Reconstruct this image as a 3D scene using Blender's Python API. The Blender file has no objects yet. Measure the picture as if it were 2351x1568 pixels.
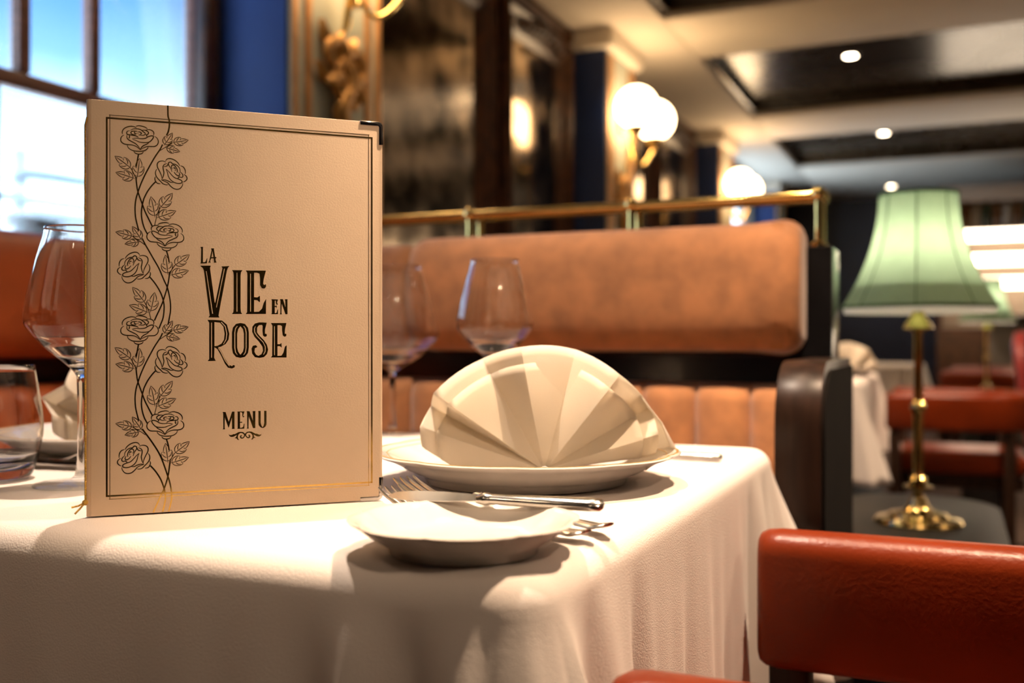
import bpy, bmesh, math, random
from mathutils import Vector, Matrix
random.seed(7)
scene = bpy.context.scene
COL = scene.collection
PI = math.pi

# ------------------------------------------------------------------ camera, sky, exposure
YAW = math.atan(1015 / 2286.0)
EYE = 0.881
TABLE = 0.75
cam_data = bpy.data.cameras.new('camera')
cam_data.sensor_width = 36.0
cam_data.lens = 36.0 * 2286.0 / 2351.0
cam_data.clip_start = 0.02
cam_data.dof.use_dof = True
cam_data.dof.focus_distance = 0.775
cam_data.dof.aperture_fstop = 3.9
cam = bpy.data.objects.new('camera', cam_data)
cam.location = (0, 0, EYE)
cam.rotation_euler = (PI / 2, 0, YAW)
COL.objects.link(cam)
scene.camera = cam

world = bpy.data.worlds.new('daylight_sky')
scene.world = world
world.use_nodes = True
wn, wl = world.node_tree.nodes, world.node_tree.links
wn.clear()
w_out = wn.new('ShaderNodeOutputWorld')
w_bg = wn.new('ShaderNodeBackground')
w_tc = wn.new('ShaderNodeTexCoord')
w_sep = wn.new('ShaderNodeSeparateXYZ')
w_ramp = wn.new('ShaderNodeValToRGB')
w_noise = wn.new('ShaderNodeTexNoise')
w_noise.inputs['Scale'].default_value = 7.0
w_add = wn.new('ShaderNodeMath'); w_add.operation = 'MULTIPLY_ADD'
w_add.inputs[1].default_value = 0.12
wl.new(w_tc.outputs['Generated'], w_sep.inputs[0])
wl.new(w_tc.outputs['Generated'], w_noise.inputs['Vector'])
w_sub = wn.new('ShaderNodeMath'); w_sub.operation = 'SUBTRACT'; w_sub.inputs[1].default_value = 0.5
wl.new(w_noise.outputs['Fac'], w_sub.inputs[0])
wl.new(w_sub.outputs[0], w_add.inputs[0])
wl.new(w_sep.outputs['Z'], w_add.inputs[2])
wl.new(w_add.outputs[0], w_ramp.inputs['Fac'])
cr = w_ramp.color_ramp
cr.elements[0].position = 0.02; cr.elements[0].color = (0.30, 0.36, 0.42, 1)
cr.elements[1].position = 0.55; cr.elements[1].color = (0.003, 0.016, 0.055, 1)
e = cr.elements.new(0.19); e.color = (0.10, 0.145, 0.19, 1)
e = cr.elements.new(0.25); e.color = (0.020, 0.048, 0.092, 1)
e = cr.elements.new(0.33); e.color = (0.0035, 0.020, 0.070, 1)
w_bg.inputs['Strength'].default_value = 15.0
wl.new(w_ramp.outputs['Color'], w_bg.inputs['Color'])
wl.new(w_bg.outputs[0], w_out.inputs['Surface'])

scene.view_settings.view_transform = 'Standard'
scene.view_settings.look = 'None'
scene.view_settings.gamma = 1.0
scene.view_settings.exposure = 0.20
scene.view_settings.use_curve_mapping = False
scene.cycles.use_denoising = True
scene.cycles.use_light_tree = False
scene.cycles.max_bounces = 8
scene.cycles.diffuse_bounces = 3
scene.cycles.glossy_bounces = 3
scene.cycles.adaptive_threshold = 0.08
scene.cycles.transmission_bounces = 8
scene.cycles.sample_clamp_indirect = 6.0
scene.cycles.blur_glossy = 0.5

# ------------------------------------------------------------------ materials
def new_mat(name):
    m = bpy.data.materials.new(name); m.use_nodes = True
    nt = m.node_tree
    return m, nt.nodes, nt.links, nt.nodes['Principled BSDF']

def mat(name, color, rough=0.5, metal=0.0, var=0.12, scale=20.0, bump=0.0, bump_scale=None,
        coat=0.0, sheen=0.0, rough_var=0.0, stretch=None, spec=0.5, translucent=0.0):
    m, n, l, b = new_mat(name)
    tc = n.new('ShaderNodeTexCoord')
    mp = n.new('ShaderNodeMapping')
    if stretch: mp.inputs['Scale'].default_value = stretch
    l.new(tc.outputs['Object'], mp.inputs['Vector'])
    nz = n.new('ShaderNodeTexNoise'); nz.inputs['Scale'].default_value = scale
    nz.inputs['Detail'].default_value = 2.0
    l.new(mp.outputs[0], nz.inputs['Vector'])
    rp = n.new('ShaderNodeValToRGB')
    a = [max(0, c * (1 - var)) for c in color]; c2 = [min(1, c * (1 + var)) for c in color]
    rp.color_ramp.elements[0].position = 0.3; rp.color_ramp.elements[1].position = 0.7
    rp.color_ramp.elements[0].color = (*a, 1); rp.color_ramp.elements[1].color = (*c2, 1)
    l.new(nz.outputs['Fac'], rp.inputs['Fac'])
    l.new(rp.outputs['Color'], b.inputs['Base Color'])
    b.inputs['Roughness'].default_value = rough
    b.inputs['Metallic'].default_value = metal
    b.inputs['Specular IOR Level'].default_value = spec
    b.inputs['Coat Weight'].default_value = coat
    b.inputs['Coat Roughness'].default_value = 0.08
    b.inputs['Sheen Weight'].default_value = sheen
    if rough_var:
        mr = n.new('ShaderNodeMapRange')
        mr.inputs['To Min'].default_value = max(0.02, rough - rough_var); mr.inputs['To Max'].default_value = rough + rough_var
        l.new(nz.outputs['Fac'], mr.inputs['Value']); l.new(mr.outputs[0], b.inputs['Roughness'])
    if bump:
        n2 = n.new('ShaderNodeTexNoise'); n2.inputs['Scale'].default_value = bump_scale or scale * 6
        n2.inputs['Detail'].default_value = 1.0
        l.new(mp.outputs[0], n2.inputs['Vector'])
        bp = n.new('ShaderNodeBump'); bp.inputs['Strength'].default_value = bump; bp.inputs['Distance'].default_value = 0.002
        l.new(n2.outputs['Fac'], bp.inputs['Height']); l.new(bp.outputs[0], b.inputs['Normal'])
    if translucent:
        tr = n.new('ShaderNodeBsdfTranslucent'); mx = n.new('ShaderNodeMixShader')
        l.new(rp.outputs['Color'], tr.inputs['Color'])
        mx.inputs[0].default_value = translucent
        l.new(b.outputs[0], mx.inputs[1]); l.new(tr.outputs[0], mx.inputs[2])
        l.new(mx.outputs[0], n['Material Output'].inputs['Surface'])
    return m

def emit(name, color, strength):
    m, n, l, b = new_mat(name)
    b.inputs['Base Color'].default_value = (0.9, 0.9, 0.88, 1)
    b.inputs['Emission Color'].default_value = (*color, 1)
    b.inputs['Emission Strength'].default_value = strength
    return m

def glass(name, color=(1, 1, 1), rough=0.0, ior=1.46):
    m, n, l, b = new_mat(name)
    b.inputs['Base Color'].default_value = (*color, 1)
    b.inputs['Roughness'].default_value = rough
    b.inputs['IOR'].default_value = ior
    b.inputs['Transmission Weight'].default_value = 1.0
    return m

def thin_glass(name):
    m, n, l, b = new_mat(name)
    n.remove(b)
    tr = n.new('ShaderNodeBsdfTransparent'); tr.inputs['Color'].default_value = (0.97, 0.98, 0.98, 1)
    gl = n.new('ShaderNodeBsdfGlossy'); gl.inputs['Roughness'].default_value = 0.02
    fr = n.new('ShaderNodeFresnel'); fr.inputs['IOR'].default_value = 1.45
    mx = n.new('ShaderNodeMixShader')
    hf = n.new('ShaderNodeMath'); hf.operation = 'MULTIPLY'; hf.inputs[1].default_value = 0.5   # shared by its two faces
    l.new(fr.outputs[0], hf.inputs[0]); l.new(hf.outputs[0], mx.inputs[0]); l.new(tr.outputs[0], mx.inputs[1]); l.new(gl.outputs[0], mx.inputs[2])
    l.new(mx.outputs[0], n['Material Output'].inputs['Surface'])
    return m

def pane_glass(name, refr):
    m, n, l, b = new_mat(name)
    n.remove(b)
    tr = n.new('ShaderNodeBsdfTransparent'); tr.inputs['Color'].default_value = (0.95, 0.98, 1, 1)
    rf = n.new('ShaderNodeBsdfGlass'); rf.inputs['IOR'].default_value = 1.3; rf.inputs['Roughness'].default_value = 0.03
    rf.inputs['Color'].default_value = (0.92, 0.97, 1, 1)
    mx = n.new('ShaderNodeMixShader'); mx.inputs[0].default_value = refr
    l.new(tr.outputs[0], mx.inputs[1]); l.new(rf.outputs[0], mx.inputs[2])
    l.new(mx.outputs[0], n['Material Output'].inputs['Surface'])
    return m

M = {}
M['linen'] = mat('white_table_linen', (0.80, 0.735, 0.69), 0.85, var=0.03, scale=9, bump=0.25, bump_scale=900, sheen=0.15)
M['napkin'] = mat('cream_napkin_linen', (0.93, 0.86, 0.74), 0.75, var=0.03, scale=14, bump=0.15, bump_scale=1200, sheen=0.2, translucent=0.5)
M['menu'] = mat('cream_menu_board', (0.90, 0.70, 0.50), 0.55, var=0.02, scale=30, bump=0.08, bump_scale=700)
M['paper'] = mat('menu_paper', (0.82, 0.78, 0.70), 0.8, var=0.02)
M['foil'] = mat('gold_foil', (0.72, 0.46, 0.12), 0.16, 1.0, var=0.12, scale=160, rough_var=0.05)
M['chrome'] = mat('polished_chrome', (0.80, 0.78, 0.76), 0.10, 1.0, var=0.03, scale=40)
M['silver'] = mat('silver_cutlery', (0.78, 0.74, 0.68), 0.16, 1.0, var=0.05, scale=60, rough_var=0.05)
M['porcelain'] = mat('white_porcelain', (0.74, 0.69, 0.63), 0.12, var=0.015, scale=25, coat=0.4)
M['goldline'] = mat('gold_rim_line', (0.75, 0.48, 0.14), 0.3, 0.8, var=0.1, scale=80)
M['cord'] = mat('gold_cord', (0.60, 0.38, 0.08), 0.4, 0.8, var=0.35, scale=900, bump=0.6, bump_scale=1500)
M['glass'] = glass('clear_crystal', (0.985, 0.99, 0.99))
M['thin_glass'] = thin_glass('thin_foot_crystal')
M['tan'] = mat('tan_velour', (0.36, 0.148, 0.050), 0.85, var=0.2, scale=26, bump=0.3, bump_scale=600, sheen=0.35)
M['orange'] = mat('orange_leather', (0.40, 0.085, 0.018), 0.5, var=0.14, scale=12, bump=0.2, bump_scale=260)
M['red'] = mat('oxblood_leather', (0.165, 0.021, 0.003), 0.33, var=0.22, scale=9, bump=0.18, bump_scale=240, rough_var=0.06, spec=0.26)
M['maroon'] = mat('maroon_leather', (0.22, 0.022, 0.02), 0.4, var=0.2, scale=9, bump=0.15, bump_scale=240)
M['black'] = mat('black_lacquer', (0.007, 0.0065, 0.0075), 0.22, var=0.2, scale=8, coat=0.3)
M['ebony'] = mat('dark_ebony_wood', (0.022, 0.011, 0.007), 0.34, var=0.4, scale=7, stretch=(8, 8, 1), spec=0.16)
M['matte'] = mat('matte_black_cover', (0.010, 0.008, 0.007), 0.85, var=0.2, scale=8, spec=0.1)
M['satin'] = mat('satin_black_top', (0.016, 0.015, 0.014), 0.48, var=0.15, scale=30)
M['brass'] = mat('polished_brass', (0.90, 0.64, 0.24), 0.11, 1.0, var=0.08, scale=50, rough_var=0.04)
M['sage'] = mat('sage_grey_paint', (0.50, 0.53, 0.45), 0.6, var=0.05, scale=6, bump=0.05)
M['gilt'] = mat('gilded_plaster', (0.62, 0.34, 0.11), 0.42, 0.55, var=0.3, scale=40, bump=0.4, bump_scale=200)
M['copper'] = mat('gilt_copper_trim', (0.62, 0.33, 0.14), 0.4, 0.5, var=0.15, scale=20)
M['navy'] = mat('navy_paint', (0.004, 0.025, 0.12), 0.55, var=0.12, scale=4)
M['darknavy'] = mat('dark_navy_panelling', (0.010, 0.013, 0.030), 0.45, var=0.2, scale=4)
M['frame'] = mat('dark_walnut_frame', (0.060, 0.022, 0.008), 0.35, var=0.5, scale=18, bump=0.5, bump_scale=120)
M['mirror'] = mat('antique_mirror', (0.28, 0.21, 0.14), 0.13, 1.0, var=0.9, scale=5, rough_var=0.10)
M['winframe'] = mat('brown_window_frame', (0.20, 0.088, 0.065), 0.45, var=0.2, scale=15, stretch=(1, 1, 6))
M['ceiling'] = mat('warm_white_plaster', (0.70, 0.62, 0.51), 0.75, var=0.03, scale=3)
M['coffer'] = mat('dark_gloss_coffer', (0.030, 0.019, 0.010), 0.27, var=0.3, scale=2.5, coat=0.0, rough_var=0.05)
M['floor'] = mat('brown_carpet', (0.075, 0.045, 0.032), 0.9, var=0.3, scale=60, bump=0.4, bump_scale=500)
M['beige'] = mat('beige_wall_paint', (0.42, 0.33, 0.25), 0.7, var=0.06, scale=4)
M['pane_ribbed'] = pane_glass('ribbed_window_glass', 0.40)
M['pane_clear'] = pane_glass('clear_window_glass', 0.10)
M['iron'] = mat('black_iron', (0.01, 0.01, 0.01), 0.5, var=0.2)
M['bark'] = mat('brown_timber', (0.060, 0.022, 0.010), 0.7, var=0.25, scale=14)
M['opal'] = emit('lit_opal_glass', (1.0, 0.68, 0.37), 13.0)
M['lens'] = emit('lit_downlight_lens', (1.0, 0.80, 0.55), 30.0)
M['bulb'] = emit('lit_bulb', (1.0, 0.85, 0.64), 36.0)
M['strip'] = emit('lit_shelf_strip', (1.0, 0.80, 0.58), 9.0)
M['shade'] = mat('green_silk_shade', (0.36, 0.50, 0.34), 0.8, var=0.05, scale=40, bump=0.15, bump_scale=500, translucent=0.6)
M['seam'] = mat('dark_green_piping', (0.09, 0.17, 0.08), 0.8, var=0.1)
M['lining'] = mat('white_shade_lining', (0.80, 0.76, 0.72), 0.8, var=0.03, translucent=0.5)
M['bottle_a'] = mat('amber_bottle_glass', (0.16, 0.06, 0.015), 0.1, var=0.2, coat=0.5)
M['bottle_b'] = mat('dark_green_bottle_glass', (0.02, 0.05, 0.02), 0.1, var=0.2, coat=0.5)
M['bottle_c'] = mat('pale_bottle_glass', (0.45, 0.40, 0.33), 0.1, var=0.1, coat=0.5)
M['stone'] = mat('grey_bar_front', (0.23, 0.21, 0.19), 0.5, var=0.1, scale=8)

# ------------------------------------------------------------------ mesh helpers
def props(o, label=None, cat=None, group=None, kind=None):
    if label: o['label'] = label
    if cat: o['category'] = cat
    if group: o['group'] = group
    if kind: o['kind'] = kind
    return o

def empty(name, loc=(0, 0, 0), rz=0.0, label=None, cat=None, group=None):
    o = bpy.data.objects.new(name, None); COL.objects.link(o)
    o.empty_display_size = 0.05
    o.location = loc; o.rotation_euler = (0, 0, rz)
    return props(o, label, cat, group)

def copy_tree(o, parent=None, loc=None, rz=None, label=None, group=None):
    c = o.copy(); COL.objects.link(c); c.parent = parent
    if loc is not None: c.location = loc
    if rz is not None: c.rotation_euler = (0, 0, rz)
    if label: c['label'] = label
    if group: c['group'] = group
    for ch in list(o.children): copy_tree(ch, c)
    return c

class MB:
    def __init__(s): s.v = []; s.f = []
    def add(s, v, f):
        k = len(s.v); s.v += [tuple(p) for p in v]; s.f += [tuple(i + k for i in q) for q in f]; return s
    def box(s, x0, x1, y0, y1, z0, z1):
        return s.add([(x0, y0, z0), (x1, y0, z0), (x1, y1, z0), (x0, y1, z0), (x0, y0, z1), (x1, y0, z1), (x1, y1, z1), (x0, y1, z1)],
                     [(0, 3, 2, 1), (4, 5, 6, 7), (0, 1, 5, 4), (1, 2, 6, 5), (2, 3, 7, 6), (3, 0, 4, 7)])
    def lathe(s, prof, seg=48, c=(0, 0, 0), mod=None, closed=False):
        v, f = [], []; n = len(prof)
        for i in range(seg):
            t = 2 * PI * i / seg
            for (r, z) in prof:
                rr = r * (mod(t, r) if mod else 1.0)
                v.append((c[0] + rr * math.cos(t), c[1] + rr * math.sin(t), c[2] + z))
        for i in range(seg):
            j = (i + 1) % seg
            for k in range(n if closed else n - 1):
                q = (k + 1) % n
                f.append((i * n + k, j * n + k, j * n + q, i * n + q))
        return s.add(v, f)
    def loft(s, rings, caps=True, closed=True):
        n = len(rings[0]); v = [p for r in rings for p in r]; f = []
        for i in range(len(rings) - 1):
            for k in range(n if closed else n - 1):
                q = (k + 1) % n
                f.append((i * n + k, i * n + q, (i + 1) * n + q, (i + 1) * n + k))
        if caps:
            f.append(tuple(range(n - 1, -1, -1))); f.append(tuple((len(rings) - 1) * n + k for k in range(n)))
        return s.add(v, f)
    def tube(s, pts, r, seg=10, caps=True):
        pts = [Vector(p) for p in pts]; rings = []
        rs = r if isinstance(r, (list, tuple)) else [r] * len(pts)
        up = Vector((0, 0, 1)); prev = None
        for i, p in enumerate(pts):
            d = (pts[min(i + 1, len(pts) - 1)] - pts[max(i - 1, 0)]).normalized()
            a = prev - d * prev.dot(d) if prev is not None else d.cross(up if abs(d.z) < 0.9 else Vector((1, 0, 0)))
            a.normalize(); b = d.cross(a); prev = a
            rings.append([tuple(p + a * math.cos(2 * PI * k / seg) * rs[i] + b * math.sin(2 * PI * k / seg) * rs[i]) for k in range(seg)])
        return s.loft(rings, caps)
    def sphere(s, c, r, seg=20, rings=12, sz=1.0):
        prof = [(max(1e-5, r * math.sin(PI * k / rings)), -r * sz * math.cos(PI * k / rings)) for k in range(rings + 1)]
        return s.lathe(prof, seg, c)
    def build(s, name, m, parent=None, bevel=0.0, bseg=2, smooth=True, angle=40, loc=None, recalc=True):
        me = bpy.data.meshes.new(name)
        bm = bmesh.new()
        vs = [bm.verts.new(p) for p in s.v]
        for q in s.f:
            try: bm.faces.new([vs[i] for i in q])
            except ValueError: pass
        bmesh.ops.remove_doubles(bm, verts=bm.verts, dist=1e-6)
        if recalc: bmesh.ops.recalc_face_normals(bm, faces=bm.faces)
        if bevel:
            bm.normal_update()
            es = [e_ for e_ in bm.edges if len(e_.link_faces) == 2 and e_.calc_face_angle(0) > 0.5]
            bmesh.ops.bevel(bm, geom=es, offset=bevel, segments=bseg, affect='EDGES', profile=0.5, clamp_overlap=True)
        bm.to_mesh(me); bm.free()
        if smooth:
            for p in me.polygons: p.use_smooth = True
            me.set_sharp_from_angle(angle=math.radians(angle))
        o = bpy.data.objects.new(name, me); COL.objects.link(o)
        me.materials.append(M[m] if isinstance(m, str) else m)
        o.parent = parent
        if loc: o.location = loc
        return o

def crom(P, n=6):
    """Catmull-Rom through 2D/3D points."""
    P = [Vector(p) for p in P]
    if len(P) < 3: return P
    out = []
    for i in range(len(P) - 1):
        a = P[i - 1] if i else P[0] * 2 - P[1]
        b, c = P[i], P[i + 1]
        d = P[i + 2] if i + 2 < len(P) else P[-1] * 2 - P[-2]
        for k in range(n):
            t = k / n
            out.append(0.5 * ((2 * b) + (c - a) * t + (2 * a - 5 * b + 4 * c - d) * t * t + (3 * b - a - 3 * c + d) * t ** 3))
    out.append(P[-1]); return out

def structure(name, mb, m, **k):
    return props(mb.build(name, m, **k), kind='structure')

# ------------------------------------------------------------------ room shell
WX, PX, RX = -1.88, -1.65, 4.5          # left wall, face of the piers, right wall
Y0, Y1 = -2.6, 12.0
CZ, TZ = 2.50, 2.60                      # soffit, coffer panel
PIERS = [(2.21, 2.69), (4.91, 5.38), (7.62, 8.10), (10.30, 10.78), (-0.95, -0.47)]
WIN = (0.87, 2.205, 1.02, 2.34)          # y0 y1 z0 z1
WIN2 = (8.60, 10.20, 1.02, 2.40)        # second window at the far end of the room

structure('floor', MB().box(-2.1, RX + .1, Y0 - .1, Y1 + .1, -0.1, 0.0), 'floor', smooth=False)
b = MB()
b.box(WX - .12, WX, Y0, WIN[0], 0, TZ); b.box(WX - .12, WX, WIN[0], WIN[1], 0, WIN[2])
b.box(WX - .12, WX, WIN[0], WIN[1], WIN[3], TZ); b.box(WX - .12, WX, WIN[1], WIN2[0], 0, TZ)
b.box(WX - .12, WX, WIN2[0], WIN2[1], 0, WIN2[2]); b.box(WX - .12, WX, WIN2[0], WIN2[1], WIN2[3], TZ); b.box(WX - .12, WX, WIN2[1], Y1, 0, TZ)
wall_left = structure('wall_left', b, 'sage', smooth=False)
structure('wall_right', MB().box(RX, RX + .1, Y0, Y1, 0, TZ), 'beige', smooth=False)
structure('wall_front', MB().box(-2.0, RX, Y0 - .1, Y0, 0, TZ), 'darknavy', smooth=False)
wall_back = structure('wall_back', MB().box(-2.0, RX, Y1, Y1 + .1, 0, TZ), 'darknavy', smooth=False)
ceiling = structure('ceiling', MB().box(-2.0, RX + .1, Y0 - .1, Y1 + .1, TZ, TZ + .1), 'coffer', smooth=False)
COFX = [(-1.34, 2.1), (2.75, 4.2)]
COFY = [(-1.45, 0.20), (0.92, 2.53), (3.29, 4.90), (5.66, 7.29), (8.15, 9.66)]
# long beams along the room, cross beams between the coffers
edges = [WX - .1] + [e_ for pr in COFX for e_ in pr] + [RX]
for k in range(0, len(edges), 2):
    MB().box(edges[k], edges[k + 1], Y0, Y1, CZ, TZ).build('beam', 'ceiling', ceiling, bevel=.012)
cy = [Y0] + [e_ for pr in COFY for e_ in pr] + [Y1]
for (xa, xb) in COFX:
    for k in range(0, len(cy), 2):
        MB().box(xa, xb, cy[k], cy[k + 1], CZ, TZ).build('cross_beam', 'ceiling', ceiling, bevel=.012)
    for (ya, yb) in COFY:
        t = MB(); w = .035
        for (u0, u1, v0, v1) in ((xa, xb, ya, ya + w), (xa, xb, yb - w, yb), (xa, xa + w, ya, yb), (xb - w, xb, ya, yb)):
            t.box(u0, u1, v0, v1, CZ + .03, TZ)
        t.build('coffer_moulding', 'coffer', ceiling)
structure('trim_1', MB().box(WX, WX + .07, WIN[1], Y1, 2.43, CZ), 'frame', bevel=.012)
structure('baseboard_left', MB().box(WX, WX + .02, Y0, Y1, 0, .12), 'ebony', bevel=.004)

# piers: navy flanks, sage face with gilt mouldings, white crown
for i, (ya, yb) in enumerate(PIERS):
    p = props(MB().box(WX - .01, PX, ya, yb, 0, 2.40).build('wall_pier', 'navy', bevel=.004), kind='structure')
    MB().box(PX, PX + .006, ya + .01, yb - .01, .10, 2.39).build('face_panel', 'sage', p, bevel=.002)
    for yy in (ya + .012, ya + .075, yb - .10, yb - .04):
        w = .028
        MB().box(PX + .004, PX + .016, yy, yy + w, .12, 2.38).build('gilt_moulding', 'copper', p, bevel=.005)
    MB().box(WX - .01, PX + .05, ya - .05, yb + .05, 2.40, CZ).build('crown', 'ceiling', p, bevel=.015)
    MB().box(WX - .01, PX + .025, ya - .02, yb + .02, 0, .12).build('plinth', 'ebony', p, bevel=.006)

# window
def window():
    y0, y1, z0, z1 = WIN
    r = props(MB().box(WX - .10, WX + .015, y0 - .0, y1, z0 - .05, z0).build('window_1', 'winframe', bevel=.006), kind='structure')
    X0, X1 = WX - .068, WX - .034
    def fr(n, ya, yb, za, zb): MB().box(X0, X1, ya, yb, za, zb).build(n, 'winframe', r, bevel=.006)
    fr('window_frame', y1 - .055, y1, z0, z1); fr('window_frame', y0, y0 + .05, z0, z1)
    fr('window_frame', y0, y1, z1 - .05, z1)
    fr('transom', y0, y1, 1.449, 1.487)
    MB().box(WX - .034, WX + .01, 2.150, 2.205, z0, z1).build('window_post', 'frame', r, bevel=.012)
    lower = [y0 + .05, 1.545, y1]
    for yy in lower[1:-1]: fr('mullion', yy - .030, yy, z0, 1.449)
    ups = [(1.16, 1.195), (1.38, 1.412), (1.592, 1.624), (1.795, 1.826)]
    for a_, b_ in ups: fr('mullion', a_, b_, 1.487, z1 - .05)
    def pane(ya, yb, za, zb, ribbed):
        m = MB(); xc = WX - .055
        if not ribbed:
            m.box(xc, xc + .004, ya, yb, za, zb); m.build('pane', 'pane_clear', r, smooth=False); return
        nr = max(3, int((yb - ya) / .0095)); st = 6
        ring = []
        N = nr * st
        for k in range(N + 1):
            yy = ya + (yb - ya) * k / N
            ring.append((xc + .004 + .0016 * math.cos(2 * PI * k / st), yy))
        ring += [(xc, yb), (xc, ya)]
        m.loft([[(x, y, za) for x, y in ring], [(x, y, zb) for x, y in ring]])
        m.build('pane', 'pane_ribbed', r, angle=80)
    e_ = [y0 + .05] + [q for pr in ups for q in pr] + [y1 - .055]
    for k in range(0, len(e_), 2):
        pane(e_[k], e_[k + 1], 1.487, z1 - .05, not (1.60 < e_[k] < 1.65))
    pl = [y0 + .05, 1.515, 1.545, y1 - .055]
    for k in range(0, len(pl), 2): pane(pl[k], pl[k + 1], z0, 1.449, True)
    return r
window()
y0, y1, z0, z1 = WIN2
w2 = props(MB().box(WX - .10, WX + .015, y0, y1, z0 - .05, z0).build('window_2', 'winframe', bevel=.006), kind='structure')
for (ya, yb, za, zb) in ((y0, y0 + .05, z0, z1), (y1 - .05, y1, z0, z1), (y0, y1, z1 - .05, z1), ((y0 + y1) / 2 - .02, (y0 + y1) / 2 + .02, z0, z1)):
    MB().box(WX - .085, WX - .025, ya, yb, za, zb).build('window_frame', 'winframe', w2, bevel=.006)
for (ya, yb) in ((y0 + .05, (y0 + y1) / 2 - .02), ((y0 + y1) / 2 + .02, y1 - .05)):
    MB().box(WX - .055, WX - .051, ya, yb, z0, z1 - .05).build('pane', 'pane_clear', w2, smooth=False)
# things standing outside, seen through the ribbed glass
h = empty('handrail', (-2.05, 1.55, 0), 0, 'thin black iron handrail outside behind the ribbed window glass', 'handrail')
MB().tube([(0, .155, 1.286), (0, .9, 1.300)], .011, 8).build('top_bar', 'iron', h)
MB().tube([(0, -.6, 1.220), (0, .9, 1.226)], .008, 8).build('lower_bar', 'iron', h)
MB().box(-.010, .010, .143, .163, 0, 1.338).build('post', 'iron', h, bevel=.002)
pl = empty('timber_planter', (-2.12, 1.757, 0), 0, 'long brown timber planter outside the lower ribbed window', 'planter')
MB().box(-.05, .05, 0, .20, 1.165, 1.205).build('trough', 'bark', pl, bevel=.008)
for yy in (.02, .14): MB().box(-.03, .03, yy, yy + .04, 0, 1.165).build('leg', 'bark', pl, bevel=.004)

# ---- traced foil artwork of the menu, millimetres from its lower left corner
ROSE_UPRIGHT=[[(22.0,285.0),(21.8,286.8),(22.7,288.8),(24.7,290.4),(27.7,291.4),(30.3,291.2),(31.8,290.5)],[(31.4,291.7),(33.6,292.3),(36.6,291.9),(38.5,291.2),(39.6,290.3)],[(38.5,289.4),(40.7,289.9),(43.0,289.2),(44.1,287.7),(43.9,285.7)],[(23.1,284.5),(21.6,283.4),(20.8,281.6),(21.0,279.6),(22.5,278.1),(25.1,277.5),(28.8,277.4),(31.8,276.4),(34.4,274.2)],[(44.5,285.1),(46.3,283.9),(47.3,281.5),(46.7,279.1),(44.8,277.5),(42.2,277.2),(39.6,277.0),(37.0,276.0),(34.4,274.2)],[(27.1,288.0),(25.5,287.5),(24.9,286.2),(25.5,285.1),(28.0,284.9),(31.0,284.5),(32.5,284.0),(33.1,283.3)],[(27.5,288.4),(29.9,289.6),(32.5,289.8),(34.7,289.4),(36.2,288.3),(37.7,287.2),(37.9,286.0),(36.2,285.2),(33.2,285.3)],[(35.5,289.0),(37.7,289.2),(39.6,288.5),(40.3,287.4),(39.6,286.1),(37.7,286.0)],[(32.5,288.0),(30.3,287.9),(28.4,287.5),(27.9,286.4),(28.8,285.5),(31.4,285.3)],[(30.6,287.5),(30.3,286.7),(31.0,286.1),(32.1,286.2)],[(32.9,287.8),(34.7,287.4),(35.3,286.4),(34.2,285.9)],[(32.5,286.7),(33.2,286.5)],[(32.6,286.3),(33.1,286.8)],[(25.1,284.7),(25.1,282.7),(26.2,281.2),(28.8,279.8),(31.4,278.4),(33.2,276.5),(34.4,274.4)],[(26.7,284.6),(26.9,283.4),(26.4,282.0)],[(28.8,282.2),(31.8,282.8),(34.7,282.6),(37.7,283.0),(40.0,284.4),(42.2,285.3),(43.7,285.1),(43.5,283.6),(41.8,281.3),(40.0,280.2),(37.0,279.8),(34.0,280.0),(31.4,281.0),(29.0,281.8)],[(40.7,280.2),(39.2,278.9),(36.6,277.4),(35.1,275.7),(34.4,274.2)],[(39.2,285.9),(38.9,285.1),(39.3,284.5)],[(25.3,277.1),(26.2,275.0),(28.8,273.4),(31.8,273.0),(34.7,273.1),(37.7,273.9),(39.6,275.6),(40.0,276.6)],[(29.9,272.7),(31.0,271.4),(33.2,270.8),(35.5,271.4),(36.7,272.8)]]
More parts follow.
